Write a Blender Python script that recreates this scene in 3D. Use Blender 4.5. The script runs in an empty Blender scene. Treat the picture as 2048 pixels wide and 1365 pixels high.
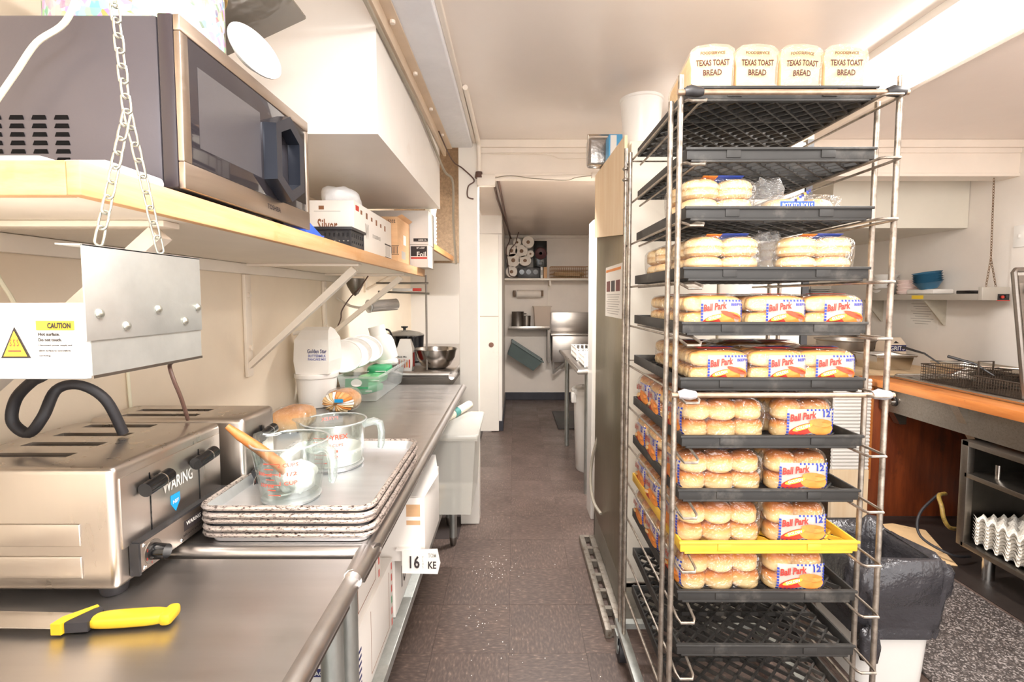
import bpy, bmesh, math, random
from mathutils import Vector, Matrix
random.seed(7)
S = bpy.context.scene
COL = S.collection

# ------------------------------------------------------------------ camera
cam = bpy.data.cameras.new('camera')
cam.sensor_width = 36.0
cam.lens = 36.0 * 980.0 / 2048.0
cam.shift_x = -4.0 / 2048.0
cam.shift_y = -25.5 / 2048.0
cam.clip_start = 0.02
camo = bpy.data.objects.new('camera', cam)
camo.location = (0, 0, 1.40)
camo.rotation_euler = (math.radians(90 - 3.55), 0, 0)
COL.objects.link(camo)
S.camera = camo

# ------------------------------------------------------------------ world, flash, exposure
w = bpy.data.worlds.new('world'); S.world = w; w.use_nodes = True
w.node_tree.nodes['Background'].inputs[0].default_value = (1.0, .975, .955, 1)
w.node_tree.nodes['Background'].inputs[1].default_value = 1.7
S.view_settings.view_transform = 'Standard'
S.view_settings.look = 'None'
S.view_settings.gamma = 1.0
S.view_settings.use_curve_mapping = False
S.view_settings.exposure = 1.12
S.cycles.max_bounces = 10
S.cycles.diffuse_bounces = 5
S.cycles.glossy_bounces = 4
S.cycles.transmission_bounces = 8
S.cycles.transparent_max_bounces = 24
S.cycles.sample_clamp_indirect = 6.0
S.cycles.caustics_reflective = False
S.cycles.caustics_refractive = False

def area(name, loc, size, sizey, power, rot=(0, 0, 0), col=(1, .975, .955)):
    l = bpy.data.lights.new(name, 'AREA'); l.shape = 'RECTANGLE'
    l.size = size; l.size_y = sizey; l.energy = power; l.color = col
    o = bpy.data.objects.new(name, l); o.location = loc; o.rotation_euler = rot
    COL.objects.link(o); return o
# the photographer's flash just above the lens
fl = bpy.data.lights.new('camera_flash', 'POINT'); fl.energy = 3.4; fl.shadow_soft_size = 0.05; fl.color = (1, .98, .965)
flo = bpy.data.objects.new('camera_flash', fl); flo.location = (0.03, -0.12, 1.70); COL.objects.link(flo)
# fluorescent tubes and an added corridor fill: their light (the fixtures themselves are built below)
area('tube_light_right', (1.51, 1.25, 2.262), .26, 1.7, 11)
area('tube_light_middle', (0.12, 0.2, 2.262), .26, 1.7, 18)
area('fill_light_corridor', (0.40, 3.13, 2.183), .8, .07, 34)  # added fill behind the header to brighten the corridor, no known tube

# ------------------------------------------------------------------ materials
def srgb(h):
    h = h.lstrip('#'); v = [int(h[i:i+2], 16) / 255 for i in (0, 2, 4)]
    return tuple(c / 12.92 if c <= .04045 else ((c + .055) / 1.055) ** 2.4 for c in v)
MATS = {}
def node(nt, t, **kw):
    n = nt.nodes.new(t)
    for k, v in kw.items(): setattr(n, k, v)
    return n
def base(name):
    m = bpy.data.materials.new(name); m.use_nodes = True
    return m, m.node_tree, m.node_tree.nodes['Principled BSDF']
def coords(nt, scale=(1, 1, 1), rnd=False):
    tc = node(nt, 'ShaderNodeTexCoord'); mp = node(nt, 'ShaderNodeMapping')
    mp.inputs['Scale'].default_value = scale
    src = tc.outputs['Object']
    if rnd:
        oi = node(nt, 'ShaderNodeObjectInfo'); ad = node(nt, 'ShaderNodeVectorMath', operation='ADD')
        sc = node(nt, 'ShaderNodeVectorMath', operation='SCALE'); sc.inputs['Scale'].default_value = 3.7
        nt.links.new(oi.outputs['Location'], sc.inputs[0])
        nt.links.new(src, ad.inputs[0]); nt.links.new(sc.outputs[0], ad.inputs[1]); src = ad.outputs[0]
    nt.links.new(src, mp.inputs['Vector'])
    return mp.outputs['Vector']
def noise(nt, vec, scale, detail=4, rough=.6):
    n = node(nt, 'ShaderNodeTexNoise'); n.inputs['Scale'].default_value = scale
    n.inputs['Detail'].default_value = detail; n.inputs['Roughness'].default_value = rough
    nt.links.new(vec, n.inputs['Vector']); return n.outputs['Fac']
def ramp(nt, fac, stops):
    r = node(nt, 'ShaderNodeValToRGB'); e = r.color_ramp.elements
    while len(e) < len(stops): e.new(.5)
    for i, (p, c) in enumerate(stops):
        e[i].position = p; e[i].color = (*c, 1) if len(c) == 3 else c
    nt.links.new(fac, r.inputs['Fac']); return r.outputs['Color']
def bumpn(nt, b, h, strength, dist=.01):
    n = node(nt, 'ShaderNodeBump'); n.inputs['Strength'].default_value = strength; n.inputs['Distance'].default_value = dist
    nt.links.new(h, n.inputs['Height']); nt.links.new(n.outputs['Normal'], b.inputs['Normal'])
def M(name, hexc, rough=.5, metal=0, var=.06, scale=6, bump=0, bscale=None, stretch=(1, 1, 1), spec=.5, dirt=None, dirtpos=(.58, .78), dscale=None, rnd=False, rvar=0):
    if name in MATS: return MATS[name]
    m, nt, b = base(name); c = srgb(hexc)
    v = coords(nt, stretch, rnd)
    f = noise(nt, v, scale)
    lo = tuple(max(0, x * (1 - var)) for x in c); hi = tuple(min(1, x * (1 + var)) for x in c)
    col = ramp(nt, f, [(.3, lo), (.7, hi)])
    if dirt:
        f2 = noise(nt, v, dscale or scale * 1.7, 6, .7)
        mx = node(nt, 'ShaderNodeMix', data_type='RGBA')
        fr = ramp(nt, f2, [(dirtpos[0], (0, 0, 0)), (dirtpos[1], (1, 1, 1))])
        nt.links.new(fr, mx.inputs['Factor']); nt.links.new(col, mx.inputs[6]); mx.inputs[7].default_value = (*srgb(dirt), 1)
        col = mx.outputs[2]
    nt.links.new(col, b.inputs['Base Color'])
    b.inputs['Roughness'].default_value = rough; b.inputs['Metallic'].default_value = metal
    b.inputs['Specular IOR Level'].default_value = spec
    if rvar:
        rr = ramp(nt, noise(nt, v, scale * .8, 3), [(.3, (max(0, rough - rvar),) * 3), (.7, (min(1, rough + rvar),) * 3)])
        nt.links.new(rr, b.inputs['Roughness'])
    if bump: bumpn(nt, b, noise(nt, v, bscale or scale * 5), bump)
    MATS[name] = m; return m
def emit(name, hexc, strength):
    m, nt, b = base(name)
    b.inputs['Emission Color'].default_value = (*srgb(hexc), 1); b.inputs['Emission Strength'].default_value = strength
    b.inputs['Base Color'].default_value = (.9, .9, .9, 1); MATS[name] = m; return m
def film(name, tint='#ffffff', gloss=.18, rough=.12, body=0.0, bodycol='#f4f2ee', bump=.5, bscale=22):
    """thin clear plastic / glass wall: mostly see-through, glossy at grazing angles"""
    m = bpy.data.materials.new(name); m.use_nodes = True; nt = m.node_tree; nt.nodes.clear()
    out = node(nt, 'ShaderNodeOutputMaterial'); tr = node(nt, 'ShaderNodeBsdfTransparent'); gl = node(nt, 'ShaderNodeBsdfGlossy')
    tr.inputs['Color'].default_value = (*srgb(tint), 1); gl.inputs['Roughness'].default_value = rough
    lw = node(nt, 'ShaderNodeLayerWeight'); lw.inputs['Blend'].default_value = .25
    mp = node(nt, 'ShaderNodeMapRange'); mp.inputs['To Min'].default_value = gloss * .35; mp.inputs['To Max'].default_value = min(1, gloss * 3.2)
    nt.links.new(lw.outputs['Facing'], mp.inputs['Value'])
    mx = node(nt, 'ShaderNodeMixShader'); nt.links.new(mp.outputs[0], mx.inputs['Fac'])
    nt.links.new(tr.outputs[0], mx.inputs[1]); nt.links.new(gl.outputs[0], mx.inputs[2]); sh = mx.outputs[0]
    if body:
        df = node(nt, 'ShaderNodeBsdfDiffuse'); df.inputs['Color'].default_value = (*srgb(bodycol), 1)
        m2 = node(nt, 'ShaderNodeMixShader'); m2.inputs['Fac'].default_value = body
        nt.links.new(sh, m2.inputs[1]); nt.links.new(df.outputs[0], m2.inputs[2]); sh = m2.outputs[0]
    if bump:
        bn = node(nt, 'ShaderNodeBump'); bn.inputs['Strength'].default_value = bump; bn.inputs['Distance'].default_value = .05
        v = coords(nt, (1, 1, 1), True); nt.links.new(noise(nt, v, bscale, 3), bn.inputs['Height'])
        nt.links.new(bn.outputs[0], gl.inputs['Normal'])
    nt.links.new(sh, out.inputs['Surface']); MATS[name] = m; return m
def steel(name, hexc='#b9b4ae', rough=.3, stretch=(2, 60, 60), var=.12, dirt=None, bump=.0, scale=4):
    st = tuple(min(q, 24) for q in stretch)
    return M(name, hexc, rough, 1.0, var*.5, scale, bump, 18, st, rvar=.04, dirt=dirt)
def wood(name, c1, c2, stretch=(1, 12, 12), scale=2.2, rough=.5, dirt=None):
    m, nt, b = base(name); v = coords(nt, stretch)
    f = noise(nt, v, scale, 6, .65); col = ramp(nt, f, [(.3, srgb(c1)), (.7, srgb(c2))])
    if dirt:
        f2 = noise(nt, coords(nt), 5, 5, .7); mx = node(nt, 'ShaderNodeMix', data_type='RGBA')
        nt.links.new(ramp(nt, f2, [(.58, (0, 0, 0)), (.75, (1, 1, 1))]), mx.inputs['Factor'])
        nt.links.new(col, mx.inputs[6]); mx.inputs[7].default_value = (*srgb(dirt), 1); col = mx.outputs[2]
    nt.links.new(col, b.inputs['Base Color']); b.inputs['Roughness'].default_value = rough
    bumpn(nt, b, f, .15); MATS[name] = m; return m
def zgrad(name, stops, rough=.5, zmin=0, zmax=1, nz=.1):
    """colour that changes along the thing's own height (a baked crust)"""
    m, nt, b = base(name); tc = node(nt, 'ShaderNodeTexCoord'); sp = node(nt, 'ShaderNodeSeparateXYZ')
    nt.links.new(tc.outputs['Object'], sp.inputs[0])
    mr = node(nt, 'ShaderNodeMapRange'); mr.inputs['From Min'].default_value = zmin; mr.inputs['From Max'].default_value = zmax
    nt.links.new(sp.outputs['Z'], mr.inputs['Value'])
    ad = node(nt, 'ShaderNodeMath', operation='MULTIPLY_ADD'); ad.inputs[1].default_value = nz; nt.links.new(noise(nt, coords(nt, (1, 1, 1), True), 30), ad.inputs[0])
    nt.links.new(mr.outputs[0], ad.inputs[2])
    nt.links.new(ramp(nt, ad.outputs[0], [(p, srgb(c)) for p, c in stops]), b.inputs['Base Color'])
    b.inputs['Roughness'].default_value = rough; MATS[name] = m; return m

# ------------------------------------------------------------------ mesh builder
class MB:
    def __init__(s): s.v = []; s.f = []
    def add(s, vs, fs):
        n = len(s.v); s.v += [Vector(p) for p in vs]; s.f += [tuple(i + n for i in f) for f in fs]; return s
    def box(s, x0, x1, y0, y1, z0, z1, bev=0, seg=2):
        if bev:
            bm = bmesh.new(); bmesh.ops.create_cube(bm, size=1)
            for v in bm.verts: v.co = Vector(((x0+x1)/2 + v.co.x*(x1-x0), (y0+y1)/2 + v.co.y*(y1-y0), (z0+z1)/2 + v.co.z*(z1-z0)))
            bev = min(bev, .49*min(abs(x1-x0), abs(y1-y0), abs(z1-z0)))
            bmesh.ops.bevel(bm, geom=bm.edges[:], offset=bev, segments=seg, profile=.5, affect='EDGES')
            return s.bm(bm)
        vs = [(x, y, z) for z in (z0, z1) for y in (y0, y1) for x in (x0, x1)]
        return s.add(vs, [(0, 2, 3, 1), (4, 5, 7, 6), (0, 1, 5, 4), (2, 6, 7, 3), (0, 4, 6, 2), (1, 3, 7, 5)])
    def bm(s, bm):
        bm.verts.index_update(); s.add([v.co.copy() for v in bm.verts], [tuple(v.index for v in f.verts) for f in bm.faces]); bm.free(); return s
    def hexa(s, p):  # 8 points: bottom 4 ccw, top 4 ccw
        return s.add(p, [(3, 2, 1, 0), (4, 5, 6, 7), (0, 1, 5, 4), (1, 2, 6, 5), (2, 3, 7, 6), (3, 0, 4, 7)])
    def prism(s, pts, d):  # planar polygon pts extruded by vector d
        d = Vector(d); n = len(pts); a = [Vector(p) for p in pts]
        nrm = Vector((0, 0, 0))
        for i in range(n): nrm += a[i].cross(a[(i+1) % n])
        if nrm.dot(d) < 0: a.reverse()
        return s.add(a + [p + d for p in a], [tuple(range(n-1, -1, -1)), tuple(range(n, 2*n))] + [(i, (i+1) % n, (i+1) % n + n, i + n) for i in range(n)])
    def ring(s, c, ax, r, n, ry=None):
        ax = Vector(ax).normalized(); t = Vector((0, 0, 1)) if abs(ax.z) < .9 else Vector((1, 0, 0))
        u = ax.cross(t).normalized(); w_ = ax.cross(u)
        return [Vector(c) + u*(r*math.cos(2*math.pi*i/n)) + w_*((ry or r)*math.sin(2*math.pi*i/n)) for i in range(n)]
    def cyl(s, a, b, r, r2=None, n=16, cap=True):
        a, b = Vector(a), Vector(b); A = s.ring(a, b-a, r, n); B = s.ring(b, b-a, r if r2 is None else r2, n)
        fs = [(i, (i+1) % n, (i+1) % n + n, i + n) for i in range(n)]
        if cap: fs += [tuple(range(n-1, -1, -1)), tuple(range(n, 2*n))]
        return s.add(A + B, fs)
    def tube(s, pts, r, n=8, closed=False, smooth=0):
        P = [Vector(p) for p in pts]
        if smooth: P = spline(P, smooth, closed)
        m = len(P); vs = []; u = None
        for i in range(m):
            if closed: t = (P[(i+1) % m] - P[i-1])
            else: t = P[min(i+1, m-1)] - P[max(i-1, 0)]
            t = t.normalized() if t.length > 1e-9 else Vector((0, 0, 1))
            if u is None:
                u = t.cross(Vector((0, 0, 1)) if abs(t.z) < .9 else Vector((1, 0, 0))).normalized()
            else:
                u = (u - t*u.dot(t)); u = u.normalized() if u.length > 1e-6 else t.orthogonal().normalized()
            w_ = t.cross(u)
            rr = r[i] if isinstance(r, (list, tuple)) else r
            vs += [P[i] + u*(rr*math.cos(2*math.pi*k/n)) + w_*(rr*math.sin(2*math.pi*k/n)) for k in range(n)]
        fs = []
        for i in range(m if closed else m-1):
            j = (i+1) % m
            fs += [(i*n+k, i*n+(k+1) % n, j*n+(k+1) % n, j*n+k) for k in range(n)]
        if not closed: fs += [tuple(range(n-1, -1, -1)), tuple((m-1)*n + k for k in range(n))]
        return s.add(vs, fs)
    def lathe(s, prof, c=(0, 0, 0), n=28, sx=1, sy=1):  # prof (r,z) from bottom to top
        c = Vector(c); vs = []; m = len(prof)
        for r, z in prof: vs += [c + Vector((sx*r*math.cos(2*math.pi*i/n), sy*r*math.sin(2*math.pi*i/n), z)) for i in range(n)]
        fs = []
        for j in range(m-1): fs += [(j*n+i, j*n+(i+1) % n, (j+1)*n+(i+1) % n, (j+1)*n+i) for i in range(n)]
        if prof[0][0] > 1e-6: fs.append(tuple(range(n-1, -1, -1)))
        if prof[-1][0] > 1e-6: fs.append(tuple((m-1)*n+i for i in range(n)))
        return s.add(vs, fs)
    def blob(s, c, r, e=.6, n=20, m=12, wob=0, seed=0, freq=1.0):  # superellipsoid with wobble
        rn = random.Random(seed); ph = [rn.uniform(0, 6.28) for _ in range(9)]
        sg = lambda x, p: math.copysign(abs(x)**p, x)
        vs = []
        for j in range(m+1):
            a = -math.pi/2 + math.pi*j/m
            for i in range(n):
                b = 2*math.pi*i/n
                p = Vector((sg(math.cos(a), e)*sg(math.cos(b), e)*r[0], sg(math.cos(a), e)*sg(math.sin(b), e)*r[1], sg(math.sin(a), e)*r[2]))
                k = 1 + wob*(math.sin(3*freq*b+ph[0]+2*a)*.5 + math.sin(5*freq*b+ph[1]-3*a)*.35 + math.sin(4*a*freq+ph[2]+2*b)*.4)
                vs.append(Vector(c) + p*k)
        fs = [(j*n+i, j*n+(i+1) % n, (j+1)*n+(i+1) % n, (j+1)*n+i) for j in range(m) for i in range(n)]
        return s.add(vs, fs)
    def xf(s, mat):
        s.v = [mat @ p for p in s.v]; return s
    def rot(s, ang, axis='Z', about=(0, 0, 0)):
        T = Matrix.Translation(about); return s.xf(T @ Matrix.Rotation(ang, 4, axis) @ T.inverted())
def spline(P, k, closed=False):
    out = []; m = len(P)
    rng = range(m if closed else m-1)
    for i in rng:
        p0 = P[i-1] if (closed or i > 0) else P[0]; p1 = P[i]; p2 = P[(i+1) % m]
        p3 = P[(i+2) % m] if (closed or i+2 < m) else P[m-1]
        for q in range(k):
            t = q/k
            out.append(.5*((2*p1) + (p2-p0)*t + (2*p0-5*p1+4*p2-p3)*t*t + (3*p1-p0-3*p2+p3)*t**3))
    if not closed: out.append(P[-1])
    return out
WL = {}
def obj(name, mb, mat, parent=None, smooth=True, ang=40, origin=None):
    xs = [p.x for p in mb.v]; ys = [p.y for p in mb.v]; zs = [p.z for p in mb.v]
    o0 = Vector(origin) if origin is not None else Vector(((min(xs)+max(xs))/2, (min(ys)+max(ys))/2, min(zs)))
    me = bpy.data.meshes.new(name); me.from_pydata([p - o0 for p in mb.v], [], mb.f); me.validate()
    bm_ = bmesh.new(); bm_.from_mesh(me); bmesh.ops.recalc_face_normals(bm_, faces=bm_.faces[:]); bm_.to_mesh(me); bm_.free()
    if smooth:
        me.shade_smooth(); me.set_sharp_from_angle(angle=math.radians(ang))
    me.materials.append(mat)
    o = bpy.data.objects.new(name, me); COL.objects.link(o)
    WL[o.name] = o0
    if parent is not None:
        o.parent = parent; o.location = o0 - WL[parent.name]
    else: o.location = o0
    return o
def thing(name, label, cat, loc, group=None):
    o = bpy.data.objects.new(name, None); COL.objects.link(o); o.location = loc; o.empty_display_size = .05
    WL[o.name] = Vector(loc); tag(o, label, cat, group); return o
def tag(o, label, cat, group=None):
    o['label'] = label; o['category'] = cat
    if group: o['group'] = group
    return o
def struct(name, mb, mat, parent=None, smooth=False):
    o = obj(name, mb, mat, parent, smooth=smooth)
    if parent is None: o['kind'] = 'structure'
    return o
def copy_tree(o, loc=None, rotz=None, parent=None, label=None, group=None):
    c = o.copy(); COL.objects.link(c); c.parent = parent
    if loc is not None: c.location = loc
    if rotz is not None: c.rotation_euler[2] = rotz
    if label: c['label'] = label
    if group: c['group'] = group
    for ch in list(o.children): copy_tree(ch, parent=c)
    return c
TXT = {}
def text_geo(s_, bold=.018):
    key = (s_, bold)
    if key in TXT: return TXT[key]
    cu = bpy.data.curves.new('t', 'FONT'); cu.body = s_; cu.resolution_u = 2; cu.offset = bold
    o = bpy.data.objects.new('t', cu); COL.objects.link(o)
    dg = bpy.context.evaluated_depsgraph_get(); me = bpy.data.meshes.new_from_object(o.evaluated_get(dg))
    vs = [v.co.copy() for v in me.vertices]; fs = [tuple(p.vertices) for p in me.polygons]
    bpy.data.objects.remove(o); bpy.data.curves.remove(cu); bpy.data.meshes.remove(me)
    x0 = min(v.x for v in vs); x1 = max(v.x for v in vs); y0 = min(v.y for v in vs); y1 = max(v.y for v in vs)
    vs = [((v.x-x0)/(x1-x0) - .5, (v.y-y0)/(y1-y0) - .5) for v in vs]
    TXT[key] = (vs, fs); return TXT[key]
def lettering(parent, s_, c, right, up, w_, h, mat, name='lettering', off=.0006, slant=0, arc=0, bold=.02):
    vs, fs = text_geo(s_, bold); r = Vector(right).normalized(); u = Vector(up).normalized(); n = r.cross(u)
    mb = MB(); mb.add([Vector(c) + r*(x*w_ + slant*y*h) + u*(y*h + arc*(x*x)) + n*off for x, y in vs], fs)
    return obj(name, mb, mat, parent, smooth=False)
def patch(parent, name, c, right, up, w_, h, mat, off=.0004, th=.0004):
    r = Vector(right).normalized(); u = Vector(up).normalized(); n = r.cross(u); c = Vector(c) + n*off
    mb = MB().hexa([c - r*w_/2 - u*h/2 - n*th, c + r*w_/2 - u*h/2 - n*th, c + r*w_/2 - u*h/2, c - r*w_/2 - u*h/2,
                    c - r*w_/2 + u*h/2 - n*th, c + r*w_/2 + u*h/2 - n*th, c + r*w_/2 + u*h/2, c - r*w_/2 + u*h/2])
    return obj(name, mb, mat, parent, smooth=False)
# ------------------------------------------------------------------ shared materials
paint_white = M('white_wall_paint', '#e9e2da', .55, var=.04, scale=3, bump=.05, bscale=60)
cream = M('cream_wall_paint', '#f2e2cb', .45, var=.05, scale=2.5, bump=.06, bscale=50, dirt='#d9bb93', dirtpos=(.66, .95), dscale=2.2)
ceil_m = M('ceiling_gloss_paint', '#ece2da', .28, var=.04, scale=1.6, bump=.05, bscale=25)
ceil_b = M('beam_paint', '#e6e6ea', .45, var=.04, scale=8, bump=.25, bscale=40)
corr_ceil = M('corridor_ceiling_paint', '#d6c6b8', .3, var=.05, scale=2, bump=.05)
tan_board = M('tan_textured_board', '#a08a72', .8, var=.25, scale=60, bump=.4, bscale=120)
soffit_m = M('soffit_paint', '#ebe5de', .4, var=.03, scale=4, bump=.04, dirt='#c4a27e', dirtpos=(.62, .95), dscale=2.4)
trim_m = M('trim_paint', '#ece1d4', .4, var=.03, scale=6)
black_base = M('black_vinyl_base', '#34333a', .4, var=.2, scale=9)
ss = steel('brushed_steel', '#bab3ac', .3, (60, 2, 60))
ssx = steel('brushed_steel_cross', '#c2bbb4', .32, (2, 60, 60))
ss_dark = steel('dark_steel', '#8d867f', .38, (4, 4, 40))
ss_bright = steel('polished_steel', '#d9d5d0', .18, (3, 3, 3), var=.05)
galv = M('galvanised_steel', '#aeb0ab', .42, .85, .14, 30, .05, stretch=(1, 1, .4))
galv_plate = M('galvanised_plate', '#c3c4c0', .36, .75, .1, 14, .04)
chrome_wire = M('rack_wire', '#a79c90', .38, .8, .3, 40, .1, dirt='#5d5148', dirtpos=(.5, .75), dscale=22)
zinc = M('zinc_chain', '#b9b9ae', .3, .85, .1, 60)
black_pl = M('black_plastic', '#2f2d2e', .42, var=.2, scale=20, dirt='#6b655f', dirtpos=(.6, .85), dscale=9)
black_gloss = M('black_gloss', '#121214', .12, var=.1, scale=10)
yellow_pl = M('yellow_plastic', '#e8b840', .35, var=.06, scale=12)
yellow_knife = M('yellow_rubber', '#e2b62a', .4, var=.04, scale=20)
white_pl = M('white_plastic', '#e6e2dc', .35, var=.02, scale=6)
white_bright = M('white_enamel', '#ebe8e3', .3, var=.01, scale=6)
cloudy = film('cloudy_plastic', '#f4f3ef', .14, .2, .36, '#e6e2da', .15, 9)
clear_film = film('clear_film', '#ffffff', .17, .09, .02, '#f6f3ef', 1.0, 26)
wrap_film = film('crumpled_film', '#f5f5f5', .2, .12, .10, '#f6f4f1', 1.0, 60)
glass_m = film('clear_glass', '#f6faf8', .16, .03, .02, '#eef4f2', 0, 1)
card_brown = M('brown_cardboard', '#d3a77c', .75, var=.06, scale=8, stretch=(1, 1, 6), bump=.08)
card_white = M('white_cardboard', '#e6dfd7', .6, var=.02, scale=6, bump=.03)
red_ink = M('red_ink', '#c73a2c', .6, var=.05)
dark_ink = M('dark_ink', '#2e2626', .6, var=.05)
blue_ink = M('blue_ink', '#2c3f9c', .55, var=.08)
navy_ink = M('navy_ink', '#2b2c63', .55, var=.08)
orange_ink = M('orange_ink', '#e08a3c', .55, var=.15, scale=40)
sausage_ink = M('sausage_ink', '#b4492c', .5, var=.25, scale=60)
brown_ink = M('brown_ink', '#8a5a3a', .6, var=.1)
green_ink = M('green_print', '#2f8f5c', .5, var=.1, scale=20)
grey_ink = M('grey_ink', '#a9a39b', .6, var=.05)
paper = M('white_paper', '#e8e3db', .7, var=.03, scale=9, bump=.15, bscale=14)
wood_edge = wood('pine_edge', '#c8905a', '#dcb386', (2, .7, 9), 3, .5, '#c98d50')
wood_block = wood('butcher_block', '#b5642c', '#d58b4a', (6, .8, 6), 3, .35, '#7a3c1a')
wood_panel = wood('stained_plywood', '#5a2410', '#8f4520', (9, 9, 1.2), 2.2, .45, '#2a1610')
ply = wood('raw_plywood', '#e6c9a2', '#f2ddbe', (7, 7, .7), 3, .6)
wood_spoon = wood('cooked_wood', '#b5662f', '#d78a48', (8, 8, 2), 6, .5)
rubber = M('black_rubber', '#262427', .55, var=.15, scale=30)
olive = M('olive_metal_panel', '#7d745c', .3, .55, .14, 5, .08, stretch=(2, 2, .6), dirt='#5a4f3c', dirtpos=(.6, .85), dscale=6)

# ------------------------------------------------------------------ floor
def floor_mat(name='brown_vinyl_tile'):
    m, nt, b = base(name); v = coords(nt, (1, 1, 1), True)
    vs = node(nt, 'ShaderNodeMapping'); vs.inputs['Scale'].default_value = (1, .34, 1); nt.links.new(v, vs.inputs[0])
    f = noise(nt, vs.outputs[0], 110, 2, .5)
    col = ramp(nt, f, [(.38, srgb('#5a4c46')), (.54, srgb('#655650')), (.66, srgb('#74625a')), (.76, srgb('#9a8578'))])
    g = noise(nt, coords(nt, (1, 1, 1), True), 3.0, 5, .65)
    mx = node(nt, 'ShaderNodeMix', data_type='RGBA', blend_type='MULTIPLY'); mx.inputs['Factor'].default_value = 1
    nt.links.new(col, mx.inputs[6]); nt.links.new(ramp(nt, g, [(.3, (.72, .70, .68)), (.7, (1.05, 1.03, 1.0))]), mx.inputs[7])
    nt.links.new(mx.outputs[2], b.inputs['Base Color'])
    b.inputs['Roughness'].default_value = .42
    nt.links.new(ramp(nt, g, [(.3, (.5,) * 3), (.7, (.3,) * 3)]), b.inputs['Roughness'])
    MATS[name] = m; return m
tile_m = floor_mat()
grout = M('floor_joint', '#3a302d', .7, var=.1)
fl_o = struct('floor', MB().box(-1.05, 3.05, -.9, 6.75, -.06, -.0025), grout)
tm = bpy.data.meshes.new('tile'); tb = MB().box(-.1520, .1520, -.1520, .1520, -.0025, 0); tm.from_pydata(tb.v, [], tb.f); tm.materials.append(tile_m)
TS = .305
for iy in range(-1, 22):
    for ix in range(-3, 11):
        x = -.02 + (ix + .5) * TS; y = .02 + (iy + .5) * TS
        if x < -.95 or x > 2.95 or y > 6.62: continue
        if y > 4.5 and (x > 1.0 or x < -.4): continue
        if x > 1.4 and y < 1.4: continue
        if x < -.4 and y > 2.9: continue
        t = bpy.data.objects.new('tile', tm); COL.objects.link(t); t.parent = fl_o
        t.location = Vector((x, y, 0)) - fl_o.location; t.rotation_euler[2] = (math.pi/2 if (ix + iy) % 2 else 0)

# ------------------------------------------------------------------ shell
struct('wall_left', MB().box(-1.12, -1.02, -.9, 4.9, 0, 2.8), cream)
struct('wall_right', MB().box(3.0, 3.1, -.9, 4.75, 0, 2.6), paint_white)
struct('wall_bay', MB().box(1.07, 3.1, 4.65, 4.75, 0, 2.6), M('bay_wall_paint', '#eadfce', .5, var=.05, scale=2))
struct('wall_cross', MB().box(-1.12, -.40, 4.85, 4.95, 0, 2.8), M('grey_white_wall', '#e2ddd6', .5, var=.03, scale=2))
struct('wall_over_door', MB().box(-.70, -.125, 5.05, 5.09, 2.055, 2.76), paint_white)
struct('wall_corridor_left', MB().box(-.24, -.125, 5.10, 6.70, 0, 2.4), paint_white)
struct('wall_corridor_right', MB().box(1.02, 1.07, 3.10, 6.70, 0, 2.5), paint_white)
struct('wall_back', MB().box(-.5, 1.1, 6.67, 6.77, 0, 2.5), M('back_wall_paint', '#f1e6da', .5, var=.05, scale=2.5, bump=.08, bscale=14))
struct('ceiling', MB().box(-1.12, 3.1, -.9, 3.0, 2.33, 2.43), ceil_m)
struct('ceiling_corridor', MB().box(-.33, 3.1, 3.06, 6.8, 2.24, 2.34), corr_ceil)
struct('ceiling_alcove', MB().box(-1.12, -.30, 2.97, 5.0, 2.72, 2.80), corr_ceil)
struct('wall_alcove', MB().box(-1.02, -.30, 4.22, 4.27, 1.70, 2.72), tan_board)
struct('wall_alcove_side', MB().box(-.33, -.29, 3.10, 4.25, 2.24, 2.72), paint_white)
struct('wall_header', MB().box(-.33, 3.0, 2.96, 3.07, 2.12, 2.335).box(-.22, 3.0, 2.935, 2.96, 2.285, 2.33, .004).box(-.22, 3.0, 2.948, 2.96, 2.255, 2.285, .003).box(-.22, 3.0, 2.952, 2.96, 2.12, 2.14, .003), trim_m)
struct('trim_1', MB().box(-.330, -.215, 2.955, 3.07, 0, 2.33, .004), M('column_paint', '#efe8de', .4, var=.03, scale=4, dirt='#c9a27c', dirtpos=(.7, .95), dscale=5))
struct('baseboard_back', MB().box(-.125, 1.02, 6.655, 6.67, 0, .105, .004), black_base)
struct('baseboard_left', MB().box(-.125, -.112, 5.10, 6.66, 0, .105, .004).box(-.24, -.112, 5.088, 5.10, 0, .105, .003), black_base)
struct('trim_2', MB().box(-.13, 1.02, 6.62, 6.67, 2.20, 2.24, .004), trim_m)
# ceiling beam with its crease, and the steel angle beside the duct
struct('ceiling_beam', MB().box(-.405, -.245, -1.2, 2.955, 2.285, 2.33, .005), ceil_b)
struct('trim_3', MB().box(-.245, -.225, -1.2, 2.955, 2.31, 2.33, .003), trim_m)
# duct box over the shelf
dz = MB().box(-1.02, -.42, 1.545, 2.82, 1.905, 2.33)
struct('duct_soffit', dz, soffit_m)
an = thing('steel_angle', 'painted steel angle running along the ceiling beside the white duct box', 'angle bar', (-.42, 1.6, 2.27))
obj('flange', MB().box(-.418, -.40, -.6, 2.95, 2.235, 2.29, .002), M('tan_paint', '#d8c3ab', .4, var=.08), an)
obj('web', MB().box(-.418, -.365, -.6, 2.95, 2.278, 2.284), MATS['tan_paint'], an)
for k in range(5): obj('bolt', MB().cyl((-.385, 1.25+.36*k, 2.279), (-.385, 1.25+.36*k, 2.268), .009, n=8), trim_m, an)
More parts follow.
